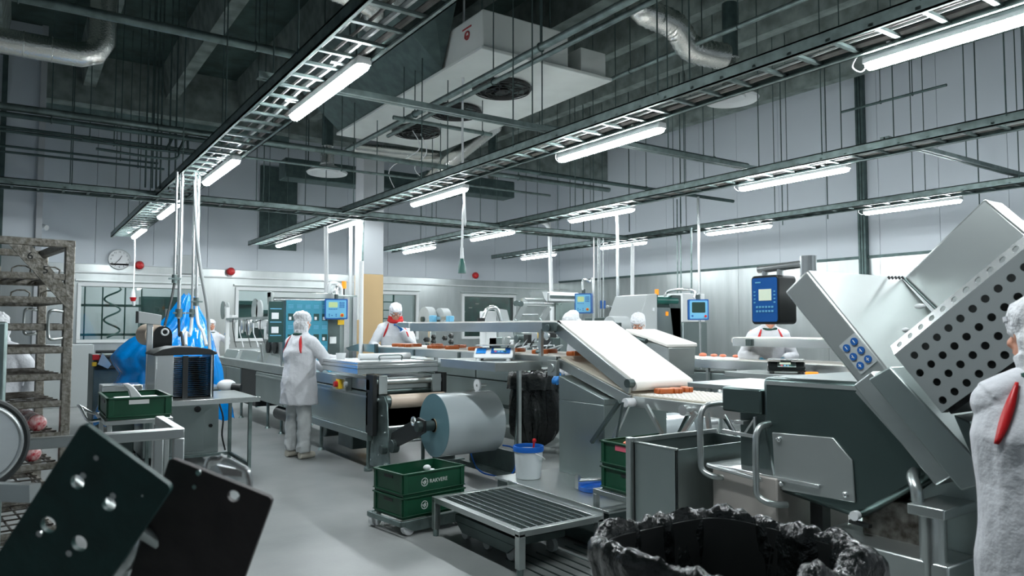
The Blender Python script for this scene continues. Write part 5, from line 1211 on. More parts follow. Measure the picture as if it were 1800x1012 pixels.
tr = solo(mb, 'meat_trimmings', 'crumb', 'heap of red meat trimmings inside the upper green crate', 'meat'); tr['kind'] = 'stuff'
# open stainless bin
t = thing('steel_bin', 'tall open stainless steel bin between the green crates and the slicer', 'bin', (3.08, 2.78, 0))
x0, x1, y0, y1, h = 3.08, 3.80, 2.90, 3.24, .88
obj(MB().box(x0, x1, y0, y0+.012, .05, h).box(x0, x1, y1-.012, y1, .05, h).box(x0, x0+.012, y0, y1, .05, h).box(x1-.012, x1, y0, y1, .05, h).box(x0, x1, y0, y1, .04, .06), 'body', 'steel_side', t, .002)
obj(MB().box(x0-.004, x0+.02, y0-.004, y1, h, h+.01).box(x0, x1, y1-.02, y1+.004, h, h+.03), 'rolled_rim', 'steel', t, .003)
obj(MB().box(x0-.03, x0+.01, y1, y1+.04, .0, h+.03), 'corner_tube', 'steel', t, .005)
for x, y in ((x0+.05, y0+.05), (x1-.05, y0+.05), (x1-.05, y1-.05)): obj(MB().cyl((x, y, 0), (x, y, .05), .03, n=12), 'foot', 'galv', t)
# second roll of film right of the ham conveyor
t = thing('film_roll', 'white and clear film roll with a green patch under the ham conveyor', 'film roll', (4.96, 5.1, .38))
obj(MB().lathe((4.96, 5.1, .56), [(.17, 0), (.17, .55), (.05, .55), (.05, 0), (.17, 0)], 48, 'x'), 'film', 'film_roll', t)
obj(MB().lathe((4.96, 5.1, .56), [(.054, -.004), (.054, .55), (.044, .55), (.044, -.004), (.054, -.004)], 28, 'x'), 'paper_core', 'paper_core', t)
obj(MB().prism([(5.12, 5.1+.172*math.cos(a), .56+.172*math.sin(a)) for a in (1.4, 1.6, 1.8, 2.0, 2.2)]+[(5.12, 5.1+.169*math.cos(a), .56+.169*math.sin(a)) for a in (2.2, 2.0, 1.8, 1.6, 1.4)], (.09, 0, 0)), 'green_patch', 'hose_green', t)
t = thing('roll_stand', 'steel stand with thick tubes holding the film roll under the ham conveyor', 'stand', (4.9, 5.0, 0))
obj(MB().cyl((4.88, 5.1, .56), (5.9, 5.1, .56), .03, n=14), 'shaft', 'steel', t); obj(MB().box(5.75, 5.8, 4.9, 5.3, 0, .8), 'side_plate', 'steel_side', t, .005); obj(MB().box(4.88, 4.92, 5.05, 5.15, 0, .6), 'side_plate', 'steel', t, .004)
obj(MB().cyl((5.55, 4.9, .62), (6.3, 4.9, .62), .09, n=22), 'tension_tube', 'steel_bright', t); obj(MB().tube(smooth_path([(5.5, 4.6, .3), (5.5, 4.6, .85), (5.6, 4.65, .98), (6.2, 4.7, .98), (6.3, 4.7, .9), (6.3, 4.7, .3)], 4), .03, 10), 'guard_tube', 'steel', t)
# black bag on its ring stand
def bag_rings(cx, cy, spec, n=72, fold=.03, seed=0, sq=0., ax=1., ay=1.):
    rr = []
    for (z, r) in spec:
        ring = []
        for k in range(n):
            a = 2*math.pi*k/n; f = noise.noise(Vector((math.cos(a)*3.2+seed, math.sin(a)*3.2, z*1.8)))*fold*1.7 + noise.noise(Vector((math.cos(a)*8, math.sin(a)*8+seed, z*4)))*fold*.8
            rad = r+f
            c_, s_ = math.cos(a), math.sin(a)
            if sq: m_ = (abs(c_)**sq+abs(s_)**sq)**(-1/sq); c_, s_ = c_*m_, s_*m_
            ring.append((cx+c_*rad*ax, cy+s_*rad*ay, z+noise.noise(Vector((c_*4, s_*4+seed, z)))*fold*.6))
        rr.append(ring)
    return rr
t = thing('bag_stand', 'black rubbish bag hanging on a ring stand left of the steel cabinet', 'bin bag', (5.45, 7.5, 0))
spec = [(.10, .02), (.11, .12), (.17, .21), (.27, .27), (.4, .30), (.55, .31), (.7, .28), (.85, .25), (.92, .26), (.96, .285), (1.0, .30), (1.01, .29), (.97, .27), (.85, .26), (.6, .25)]
obj(MB().rings(bag_rings(5.45, 7.5, spec, fold=.06), False), 'bag', 'bag_black', t, 0, 60)
obj(MB().rings(bag_rings(5.45, 7.5, [(1.015, .29), (1.0, .325), (.93, .34), (.85, .335), (.80, .34)], fold=.035, seed=4), False), 'folded_bag_rim', 'bag_black', t, 0, 60)
obj(MB().ring((5.45, 7.5, .99), (0,0,1), .28, .01, 32, 6), 'ring', 'steel', t)
for a in (70, 190, 310):
    q = Vector((math.cos(math.radians(a)), math.sin(math.radians(a)), 0)); obj(MB().tube([Vector((5.45, 7.5, .98))+q*.28, Vector((5.45, 7.5, .06))+q*.36, Vector((5.45, 7.5, .03))+q*.48], .014, 8), 'leg', 'dark_steel', t)
# big bin with black liner in the foreground
t = thing('lined_bin', 'big square bin with a crumpled black plastic liner in the right foreground', 'bin', (1.97, 1.62, 0))
cx, cy = 1.97, 1.625
obj(MB().rings(bag_rings(cx, cy, [(.01, .05), (0, .26), (.02, .28), (.5, .30), (.84, .325), (.84, .318), (.5, .293), (.03, .27), (.02, .05)], 64, 0, 0, 5), True), 'bin_body', 'black', t)
outer = [(.34, .345), (.40, .350), (.52, .350), (.64, .350), (.74, .355), (.79, .362), (.82, .368), (.85, .366), (.868, .355), (.875, .340), (.868, .322), (.84, .308), (.79, .300), (.72, .298), (.62, .288), (.5, .280), (.35, .265), (.22, .25), (.18, .10)]
n = 180
rr = []
for (z, r) in outer:
    ring = []
    for k in range(n):
        a = 2*math.pi*k/n; c_, s_ = math.cos(a), math.sin(a); m_ = (abs(c_)**5+abs(s_)**5)**(-.2); c_, s_ = c_*m_, s_*m_
        inner = 1 if r < .33 else 0
        f = noise.noise(Vector((c_*2.2, s_*2.2, z*1.2+inner*3)))*.045+noise.noise(Vector((c_*6, s_*6, z*3+inner)))*.022+abs(noise.noise(Vector((c_*13, s_*13, z*6))))*.014
        f *= .55 if not inner else 1.1
        if inner and z < .8: f -= .0
        rr_ = r+ (f if not inner else min(f, .012))
        ring.append((cx+c_*rr_*1.02, cy+s_*rr_*1.04, z+noise.noise(Vector((c_*3+7, s_*3, 1)))*.045*(z > .3)+noise.noise(Vector((c_*11, s_*11, 5)))*.02*(z > .3)))
    rr.append(ring)
obj(MB().rings(rr, False), 'liner', 'bag_black', t, 0, 70)

# ================================================================ LEFT SIDE
# smoke rack
RM = Matrix.Translation(Vector((.26, 4.54, 0))) @ Matrix(((.990, -.139, 0, 0), (.139, .990, 0, 0), (0, 0, 1, 0), (0, 0, 0, 1)))
t = RK = thing('smoking_rack', 'tall worn steel rack with mesh shelves holding the red netted hams', 'rack', (.26, 4.54, 0))
WR, DR, TZ = .95, .72, 2.03
for x, y in ((0, 0), (-WR, 0), (0, DR), (-WR, DR)):
    obj(MB(RM).box(x-.045, x, y, y+.04, .12, TZ), 'upright', 'rack_steel', t, .004)
    obj(MB(RM).cyl((x-.04, y+.02, .055), (x-.005, y+.02, .055), .055, n=20), 'caster_wheel', 'black', t); obj(MB(RM).box(x-.05, x-.045, y+.0, y+.04, .05, .14), 'caster_fork', 'galv', t)
obj(MB(RM).box(-WR, 0, 0, .04, TZ-.04, TZ), 'top_rail', 'rack_steel', t, .004); obj(MB(RM).box(-WR, 0, DR, DR+.04, TZ-.04, TZ), 'top_rail', 'rack_steel', t, .004)
for x in (-.045, -WR): obj(MB(RM).box(x, x+.045, .04, DR, TZ-.04, TZ), 'side_rail', 'rack_steel', t, .004)
g = obj(MB(RM).prism([(-.30, -.004, TZ-.04), (-.20, -.004, TZ-.04), (-.035, -.004, TZ-.25), (-.035, -.004, TZ-.36)], (0, .008, 0)), 'corner_gusset', 'rack_steel', t)
uu_ = RM.to_3x3() @ Vector((1, 0, 0)); dd_ = (RM.to_3x3() @ Vector((.165, 0, -.26))).normalized(); nn_ = RM.to_3x3() @ Vector((0, -1, 0)); up2 = nn_.cross(dd_)
text('6', 'rack_number', g, RM @ Vector((-.205, -.006, TZ-.095)), uu_, (0, 0, 1), .055, 'black'); text('5', 'rack_number', g, RM @ Vector((-.135, -.006, TZ-.165)), uu_, (0, 0, 1), .055, 'black')
def shelf(z, loops):
    s_ = obj(MB(RM).box(-WR, -.045, .0, .006, z, z+.035).box(-WR, -.045, .0, .04, z, z+.006).box(-WR, -.045, DR, DR+.006, z, z+.035).box(-.06, -.045, .04, DR, z, z+.03), 'shelf', 'rack_steel', t, 0, None)
    b = MB(RM)
    for i in range(12): x = -.08-.075*i; b.box(x-.004, x+.004, .02, DR, z+.022, z+.030)
    for j in range(6): y = .06+.12*j; b.box(-WR, -.05, y, y+.006, z+.030, z+.038)
    obj(b, 'shelf_mesh', 'steel_worn', s_, 0, None)
    if loops:
        for i in range(6):
            x = -.11-.13*i
            pth = [(x-.04, .012, z+.035), (x-.038, .012, z+.055), (x-.015, .012, z+.068), (x+.02, .012, z+.068), (x+.042, .012, z+.055), (x+.04, .012, z+.035)]
            obj(MB(RM).tube(pth, .0045, 6), 'wire_loop', 'rack_steel', s_)
for z, lp in ((1.815, 1), (1.69, 1), (1.55, 0), (1.43, 0), (1.29, 0), (1.15, 0), (.985, 0), (.83, 0), (.68, 0), (.5, 0), (.3, 0)): shelf(z, lp)
for (x, y, z) in ((-.05, -.0, 1.58), (-.05, DR, 1.6)):
    obj(MB(RM).tube(smooth_path([(x, y-.0, z-.07), (x-.05, y-.01, z-.075), (x-.065, y-.01, z-.05), (x-.065, y-.01, z+.05), (x-.05, y-.01, z+.075), (x, y, z+.07)], 3), .008, 8), 'side_handle', 'steel', t)
proto = None; k = 0
hn = ['left', 'middle', 'right']
for zi, (z, xs_) in enumerate(((.985, (-.36, -.25, -.135)), (.83, (-.35, -.25, -.155)))):
    for i, x in enumerate(xs_):
        c = RM @ Vector((x, .04, z+.082)); e = RM @ Vector((x, .62, z+.082)); lb = 'red and white netted ham roll, %s one on the %s rack shelf' % (hn[i], 'upper' if zi == 0 else 'lower')
        if proto is None:
            proto = thing('netted_ham', lb, 'ham', c, 'netted ham rolls on the rack')
            d = (e-c).normalized()
            obj(MB().loft([(c+d*.03, .041), (c+d*.57, .041)], 24), 'casing', 'casing', proto)
            obj(MB().loft([(c-d*.008, .006), (c-d*.004, .02), (c+d*.004, .032), (c+d*.018, .041), (c+d*.035, .0425), (c+d*.04, .042)], 24), 'netted_end', 'sausage', proto)
            bb_ = MB(); 
            for q in range(4): bb_.loft([(c+d*(.05+.13*q), .0425), (c+d*(.065+.13*q), .0425)], 20)
            obj(bb_, 'mould_band', 'steel_bright', proto, 0, 30)
        else: copy_tree(proto, c, lb)
# front trolley frame
t = thing('trolley', 'empty pale square-tube trolley frame in front of the rack', 'trolley', (-.3, 3.66, 0))
z = 1.06
for x in (-.30, .33, .62):
    obj(MB().box(x, x+.045, 3.66, 3.705, .1, z), 'leg', 'steel_matte', t, .005)
for x in (.62,): obj(MB().box(x, x+.045, 4.22, 4.265, .1, z), 'leg', 'steel_matte', t, .005)
obj(MB().box(-.3, .665, 3.66, 3.705, z-.002, z+.045), 'front_rail', 'steel_matte', t, .006)
obj(MB().box(.62, .665, 3.705, 4.22, z, z+.045), 'end_rail', 'steel_matte', t, .006); obj(MB().box(-.3, .665, 3.67, 3.70, .55, .59), 'lower_rail', 'steel_matte', t, .005)
obj(MB().bar((.235, 3.65, z-.01), (.275, 3.645, z+.07), .012, .025), 'latch', 'galv', t)
for x in (-.28, .64):
    for y in (3.68, 4.24): obj(MB().cyl((x-.015, y, .05), (x+.015, y, .05), .05, n=18).box(x-.02, x+.02, y-.02, y+.02, .05, .11), 'caster', 'black', t)
# crate on its own stand behind the trolley
open_c, Mx = open_crate('green crate holding a white plastic part, on a steel stand at the left', (.56, 5.85, .915), 0, .40, .60, .155, None, None, tagc=(.13, .26, -.003, 0, .105, .135))
b = MB().prism([Mx @ Vector(q) for q in ((.06, .2, .03), (.32, .2, .15), (.35, .22, .15), (.1, .22, .03))], (0, .05, 0)).prism([Mx @ Vector(q) for q in ((.13, .18, .11), (.17, .18, .2), (.12, .18, .205), (.09, .18, .19))], (0, .03, 0))
solo(MB().box(.62, .92, 6.0, 6.2, .93, 1.05).prism([(.72, 6.0, 1.04), (.80, 6.0, 1.05), (.74, 6.0, 1.13), (.70, 6.0, 1.16), (.66, 6.0, 1.155), (.70, 6.0, 1.11)], (0, .04, 0)), 'white_plastic_part', 'white_plastic', 'white moulded plastic part sticking up from the left green crate', 'plastic part', bevel=.008)
t = thing('crate_table', 'stainless table under the green crate left of the black tray stack', 'table', (.5, 5.8, 0))
obj(MB().box(.54, .98, 5.84, 6.5, .88, .913), 'top', 'steel', t, .005)
for x in (.56, .93):
    for y in (5.86, 6.44): obj(MB().box(x, x+.03, y, y+.03, 0, .88), 'leg', 'steel', t, .003)
obj(MB().tube(smooth_path([(.55, 6.1, .9), (.46, 6.08, .9), (.42, 6.2, .98), (.42, 6.4, .98), (.5, 6.46, .92), (.56, 6.46, .9)], 4), .012, 8), 'tubular_handle', 'steel_bright', t)
# white cabinet and dark roller machine near the far wall
solo(MB().box(.42, 1.32, 16.7, 17.3, 0, 1.22), 'floor_cabinet', 'grey_paint', 'pale grey floor cabinet under the leftmost window', 'cabinet', bevel=.01)
t = thing('bagging_machine', 'dark machine with slatted top and red and yellow knobs behind the blue sheet', 'machine', (1.0, 12.5, 0))
a = P(165, 612, Y=12.5); c = P(215, 690, Y=12.5)
obj(MB().box(a.x, c.x+.2, 12.5, 13.4, .1, a.z-.1), 'body', 'dark_steel', t, .01)
for i in range(4): obj(MB().cyl((a.x+.02, 12.45, a.z-.05-.08*i), (a.x+.45, 12.45, a.z-.05-.08*i), .025, n=10), 'roller', 'black', t)
k = P(168, 628, Y=12.4); obj(MB().box(k.x-.04, k.x+.05, 12.4, 12.48, k.z-.04, k.z+.04), 'red_switch', 'red', t, .008); k = P(166, 640, Y=12.4); obj(MB().box(k.x-.03, k.x+.03, 12.4, 12.48, k.z-.03, k.z+.03), 'yellow_switch', 'yellow', t, .008)
obj(MB().prism([P(172, 640, Y=12.3), P(190, 648, Y=12.3), P(196, 640, Y=12.3), P(180, 620, Y=12.3)], (0, .3, 0)), 'sloping_guard', 'steel', t)
for x in (a.x+.1, c.x+.1): obj(MB().cyl((x, 12.8, 0), (x, 12.8, .1), .04, n=10), 'foot', 'galv', t)
# work table with stack of black trays
t = thing('work_table', 'stainless steel table with slim legs carrying the stack of black trays', 'table', (1.3, 7.86, 0))
obj(MB().box(1.15, 2.13, 7.86, 8.85, .815, .84), 'top', 'steel', t, .004); obj(MB().box(1.13, 2.15, 7.84, 7.86, .79, .842), 'front_lip', 'steel_bright', t, .003)
for x in (1.2, 2.05):
    for y in (7.9, 8.75): obj(MB().box(x, x+.035, y, y+.035, 0, .815), 'leg', 'galv', t, .003)
obj(MB().box(1.34, 2.08, 8.76, 8.78, .12, .155).box(2.055, 2.085, 7.93, 8.76, .12, .155), 'lower_brace', 'galv', t, .003)
tp = None; NT = 21
for i in range(NT):
    lb = 'black plastic food tray, %s the tall stack on the steel work table' % ('topmost of' if i == NT-1 else 'bottom one of' if i == 0 else 'inside')
    z = .842+.0195*i
    if tp is None:
        tp = thing('food_tray', lb, 'tray', (1.36, 8.15, z), 'black trays in the stack')
        q0 = rrect(1.39, 1.68, 8.19, 8.56, .03, 3); q1 = rrect(1.36, 1.71, 8.15, 8.60, .04, 3)
        b = MB().rings([[(x, y, z) for x, y in q0], [(x, y, z+.011) for x, y in rrect(1.375, 1.695, 8.165, 8.585, .04, 3)], [(x, y, z+.011) for x, y in q1], [(x, y, z+.0145) for x, y in q1], [(x, y, z+.0145) for x, y in rrect(1.38, 1.69, 8.17, 8.58, .04, 3)], [(x, y, z+.003) for x, y in q0]])
        obj(b, 'tray_body', 'tray_black', tp, 0, 30)
    else: copy_tree(tp, (1.36, 8.15, z), lb)
zt = .842+.0195*NT
t = thing('tray_guide', 'stainless guide sheet with curved black cover around the black tray stack', 'guide', (1.18, 8.1, .84))
obj(MB().box(1.18, 1.195, 8.1, 8.62, .84, zt+.03).box(1.195, 1.35, 8.1, 8.112, .84, zt+.03), 'left_sheet', 'steel_bright', t, .002); obj(MB().box(1.725, 1.74, 8.1, 8.62, .84, zt+.03).box(1.71, 1.74, 8.1, 8.112, .84, zt+.03), 'right_sheet', 'steel_bright', t, .002)
obj(MB().box(1.44, 1.49, 8.10, 8.13, .84, zt+.02), 'centre_bar', 'black', t)
cr = [(1.16, zt+.03), (1.76, zt+.03), (1.77, zt+.05), (1.70, zt+.085), (1.57, zt+.11), (1.36, zt+.115), (1.24, zt+.09), (1.16, zt+.045)]
obj(MB().prism([(x, 8.08, z) for x, z in cr], (0, .56, 0)), 'curved_cover', 'black', t, .01)
# oven-like cabinet under and behind the table
t = thing('steel_machine_cabinet', 'stainless cabinet with door, vents and round black knobs behind the work table', 'cabinet', (1.2, 9.1, 0))
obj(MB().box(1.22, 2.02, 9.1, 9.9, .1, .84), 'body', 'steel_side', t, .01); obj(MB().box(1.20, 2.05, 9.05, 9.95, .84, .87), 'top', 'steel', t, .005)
dr = obj(MB().box(1.5, 1.86, 9.085, 9.1, .14, .80), 'door', 'steel_side', t, .004); obj(MB().cyl((1.78, 9.085, .62), (1.78, 9.06, .62), .035, n=16), 'knob', 'black', dr)
obj(MB().cyl((1.93, 9.1, .42), (1.93, 9.08, .42), .02, n=12), 'knob', 'black', t)
for i in range(6): obj(MB().box(1.4, 1.46, 9.09, 9.1, .45+.04*i, .465+.04*i), 'vent_slot', 'black', t)
for x in (1.27, 1.97):
    for y in (9.15, 9.85): obj(MB().cyl((x, y, 0), (x, y, .1), .025, n=10), 'foot', 'galv', t)
obj(MB().tube(smooth_path([(2.03, 9.2, .7), (2.08, 9.15, .5), (2.06, 9.1, .3), (2.1, 9.1, .12)], 4), .01, 6), 'cord', 'black', t)
obj(MB().box(.82, 1.22, 9.2, 9.6, .77, .92), 'side_box', 'steel_bright', t, .01); obj(MB().box(.9, 1.15, 9.25, 9.55, 0, .77), 'side_stand', 'dark_steel', t, .01)
# indicator head on a post, black roller unit
t = thing('indicator_post', 'square steel post with tilted grey indicator box left of the black roller', 'post', (1.4, 9.0, .87))
a = P(265, 570, Y=8.95); obj(MB().box(a.x-.03, a.x+.03, 8.98, 9.04, .87, a.z+.1), 'post', 'steel_bright', t, .005)
c = P(260, 555, Y=8.95)
obj(MB().prism([(c.x-.10, 8.90, c.z+.05), (c.x+.14, 8.94, c.z+.01), (c.x+.13, 8.94, c.z-.10), (c.x-.10, 8.90, c.z-.08)], (0, .10, 0)), 'indicator_box', 'grey_paint', t, .006)
obj(MB().box(c.x-.115, c.x-.10, 8.90, 9.0, c.z-.08, c.z+.05), 'indicator_face', 'black', t)
t = thing('roller_unit', 'black rounded roller housing with pale roll behind the indicator post', 'machine', (1.3, 9.3, .87))
c = P(282, 588, Y=9.3); obj(MB().cyl((c.x-.12, 9.5, c.z), (c.x-.05, 9.3, c.z), .125, n=26), 'pale_roll', 'tan_roll', t)
q = [(c.x-.09, c.z-.30), (c.x+.11, c.z-.30), (c.x+.11, c.z)]+[(c.x+.01+.10*math.cos(math.radians(a)), c.z+.10*math.sin(math.radians(a))) for a in range(0, 181, 20)]+[(c.x-.09, c.z-.1)]
obj(MB().prism([(x, 9.2, z) for x, z in q], (0, .10, 0)), 'side_plate', 'black_gloss', t, .004); obj(MB().ring((c.x+.03, 9.19, c.z+.03), (0, 1, 0), .035, .01, 20, 6), 'white_hub', 'white_plastic', t)
obj(MB().box(c.x-.12, c.x+.14, 9.22, 9.4, .87, c.z-.28), 'base', 'black', t, .01)
# blue plastic sheet draped over a machine
rows = [(518, 324, 340), (530, 314, 346), (545, 304, 352), (560, 292, 360), (575, 276, 366), (588, 248, 370), (600, 224, 374), (612, 208, 378), (628, 192, 382), (640, 196, 385), (655, 208, 388), (670, 200, 390), (690, 184, 396), (710, 176, 402), (730, 170, 408), (748, 168, 412)]
BY = 10.35; rr = []; nb = 96
for j in range(len(rows)*3-2):
    i, f = divmod(j, 3); f /= 3
    a = rows[i]; b_ = rows[min(i+1, len(rows)-1)]; py, l, r_ = [a[k]*(1-f)+b_[k]*f for k in range(3)]
    A = P(l, py, Y=BY); B = P(r_, py, Y=BY); ring = []; w = (B.x-A.x)/2; cxx = (A.x+B.x)/2
    for k in range(nb):
        q = 2*math.pi*k/nb; c_, s_ = math.cos(q), math.sin(q)
        fo = noise.noise(Vector((c_*3, s_*3, A.z*1.6)))*.10+noise.noise(Vector((c_*8, s_*8, A.z*2.5)))*.045
        s2 = min(1, .25+(1.95-A.z)*1.0)
        ring.append((cxx+c_*(w+fo*.5*s2), BY+s_*(min(w*.6, .38)+fo*s2), A.z+noise.noise(Vector((c_*3, s_*3, 4)))*.05))
    rr.append(ring)
t = thing('blue_plastic_sheet', 'bright blue plastic sheet draped over equipment behind the black tray stack', 'plastic sheet', (1.5, BY, .3))
obj(MB().rings(rr, False), 'sheet', 'bag_blue', t, 0, 70)
t2 = thing('covered_filler', 'machine hidden beneath the bright blue plastic sheet', 'machine', (1.4, BY, 0))
obj(MB().box(1.25, 1.9, BY-.08, BY+.08, 0, 1.1), 'body', 'dark_steel', t2, .01); obj(MB().cyl((1.62, BY, 1.1), (1.64, BY, 1.80), .03, n=14), 'mast', 'steel', t2)
# bundle of steel supply pipes over the blue sheet
for k, (px, pb, r) in enumerate(((309, 500, .017), (318, 560, .022), (341, 560, .017), (348, 540, .017))):
    a = P(px, 400, Y=9.75); zb = P(px, pb, Y=9.75).z
    t = thing('supply_pipe', 'steel supply pipe hanging above the blue sheet, %s of four' % ('leftmost', 'second from left', 'third from left', 'rightmost')[k], 'pipe', (a.x, a.y, zb), 'steel pipes above the blue sheet')
    obj(MB().cyl((a.x, a.y, zb), (a.x, a.y, 3.5), r, n=10), 'pipe', 'steel_bright', t)
    obj(MB().cyl((a.x, a.y, zb+.02), (a.x, a.y, zb+.12), r*1.9, n=10), 'valve', 'galv', t); obj(MB().box(a.x-.07, a.x+.07, a.y-.03, a.y-.01, zb+.06, zb+.08), 'valve_lever', 'galv', t)
    dx = (-.16, -.02, -.12, .03)[k]; m_ = ('rubber', 'rubber', 'white_plastic', 'white_plastic')[k]
    obj(MB().tube(smooth_path([(a.x, a.y, zb+.02), (a.x+dx*.3, a.y-.1, zb-.2), (a.x+dx, a.y-.3, 1.5), (a.x+dx*1.2, a.y-.45, 1.35)], 5), .015 if k < 2 else .02, 8), 'hose', m_, t)
a = P(346, 400, Y=9.4); 
solo(MB().tube(smooth_path([P(342, 318, Y=9.4), P(345, 400, Y=9.4), P(352, 470, Y=9.4), P(364, 540, Y=9.4), P(368, 600, Y=9.4), P(372, 690, Y=9.0)], 5), .02, 8), 'vacuum_hose', 'grey_paint', 'long grey hose curving down from the leftmost cable tray to the floor table', 'hose')
c = P(328, 463, Y=18.9); solo(MB().box(c.x-.22, c.x+.22, 18.85, 19.0, c.z-.25, c.z+.2), 'junction_box', 'grey_paint', 'pale junction box on the far wall behind the steel pipes', 'box', bevel=.01)
# bagged lump at the table edge
t = thing('wrapped_motor', 'small motor wrapped in clear plastic at the right edge of the work table', 'motor', (2.1, 8.6, .84))
c = P(398, 677, d=8.6); obj(MB().ball((c.x, c.y, c.z), .11, .09, .07, 16), 'plastic_wrap', 'white_plastic', t); obj(MB().cyl((c.x+.05, c.y-.05, c.z-.02), (c.x+.14, c.y-.1, c.z-.03), .05, n=16), 'motor_end', 'black', t)
obj(MB().box(c.x-.04, c.x+.04, c.y-.04, c.y+.04, .84, c.z-.05), 'mount', 'galv', t)
# drum machine at the left edge
t = thing('steel_drum_machine', 'round steel drum with dark rubber rim and grey column at the left edge', 'machine', (-.45, 2.6, 0))
c = P(-42, 783, d=2.3); nn_ = Vector((.30, -.95, 0))
obj(MB().loft([(c-nn_*.30, .10), (c-nn_*.04, .135), (c, .135), (c+nn_*.004, .13)], 48), 'drum', 'steel_bright', t, 0, 20)
obj(MB().ring(c-nn_*.005, nn_, .140, .012, 56, 8), 'rubber_rim', 'rubber', t); obj(MB().ring(c+nn_*.004, nn_, .122, .006, 56, 8), 'bright_ring', 'steel_bright', t)
a = P(11, 640, d=2.9); obj(MB().box(a.x-.30, a.x, a.y, a.y+.25, .0, P(0, 565, d=2.9).z), 'column', 'galv', t, .01)
obj(MB().box(c.x-.15, c.x+.05, c.y+.06, c.y+.25, 0, c.z), 'pedestal', 'dark_steel', t, .01)
a0 = P(-40, 862, d=2.0); a1 = P(62, 866, d=1.9); obj(MB().bar(a0, a1, .03, .045), 'guide_bar', 'steel', t)
# foreground plates on an arm
def fplate(label, c1, c2, d, ln, mm, holes, dots, name):
    A = P(*c1, d=d); B = P(*c2, d=d); u = (B-A).normalized(); nrm = (_fw+Vector((.06, -.1, .1))).normalized(); v = nrm.cross(u).normalized()
    if v.z > 0: v = -v
    Wd_ = (B-A).length; t = thing(name, label, 'plate', A+v*ln)
    s = Wd_/math.dist(c1, c2); ud = Vector(((c2[0]-c1[0]), (c2[1]-c1[1]))).normalized(); vd = Vector((-ud.y, ud.x))
    def loc(px, py): q = Vector((px-c1[0], py-c1[1])); return q.dot(ud)*s, q.dot(vd)*s
    hl = []
    for (px, py, r) in holes: x, y = loc(px, py); hl.append(circ(x, y, r*s, 24))
    out = rrect(0, Wd_, 0, ln, .012, 5)
    obj(MB().plate(A, u, v, out, hl, .012 if u.cross(v).dot(nrm) > 0 else -.012), 'plate', mm, t, .0015, 30)
    n = -nrm
    for (px, py, r) in dots:
        x, y = loc(px, py); c = A+u*x+v*y; obj(MB().cyl(c+n*.000, c+n*.004, r*s, n=14), 'rivet', 'steel_bright', t)
    return t, A, u, v, nrm
pa = fplate('dark green perforated plastic plate tilted on its corner in the left foreground', (145, 742), (302, 857), 1.30, .36, 'plate_green', [(126, 852, 13), (182, 891, 13), (64, 934, 15), (120, 967, 15)], [(141, 838, 6), (194, 874, 6), (168, 805, 5), (48, 950, 6), (102, 985, 6), (249, 872, 2)], 'cutting_plate')
pb = fplate('dark brown plastic plate in the foreground, right of the green one', (298, 804), (480, 876), 1.40, .36, 'plate_brown', [(409, 873, 11)], [(350, 830, 5), (341, 856, 4)], 'cutting_plate')
t = thing('plate_holder', 'steel holder arm with clamps behind the two dark foreground plates', 'stand', (.2, 1.6, 0))
nr = pa[4]
def bk(px, py, d): return P(px, py, d=d)
obj(MB().tube([bk(126, 852, 1.335), bk(182, 891, 1.335), bk(290, 960, 1.45), bk(409, 930, 1.445)], .014, 10), 'arm', 'steel', t)
obj(MB().tube(smooth_path([bk(262, 900, 1.5), bk(235, 965, 1.46), bk(212, 1000, 1.5), bk(200, 1060, 1.55)], 4), .032, 14), 'bent_tube', 'steel_bright', t)
q = bk(215, 1060, 1.56); obj(MB().cyl((q.x, q.y, 0), (q.x, q.y, q.z+.08), .035, n=18), 'post', 'steel', t); obj(MB().box(q.x-.2, q.x+.2, q.y-.2, q.y+.2, 0, .03), 'foot_plate', 'steel', t, .005)
c = bk(245, 936, 1.48); obj(MB().box(c.x-.012, c.x+.012, c.y-.01, c.y+.01, c.z-.014, c.z+.014), 'red_tab', 'red', t, .003)
obj(MB().tube(smooth_path([bk(363, 826, 1.55), bk(368, 808, 1.55), bk(385, 806, 1.55), bk(392, 800, 1.55)], 4), .006, 8), 'lever', 'steel_bright', t)
obj(MB().tube(smooth_path([bk(300, 905, 1.5), bk(372, 812, 1.56), bk(425, 822, 1.56), bk(436, 834, 1.56), bk(436, 862, 1.56), bk(400, 900, 1.5)], 4), .007, 8), 'wire_guard', 'steel_bright', t)
obj(MB().prism([bk(385, 818, 1.57), bk(425, 826, 1.57), bk(425, 838, 1.57), bk(392, 835, 1.57)], (0, .02, 0)), 'clamp_plate', 'steel_bright', t)
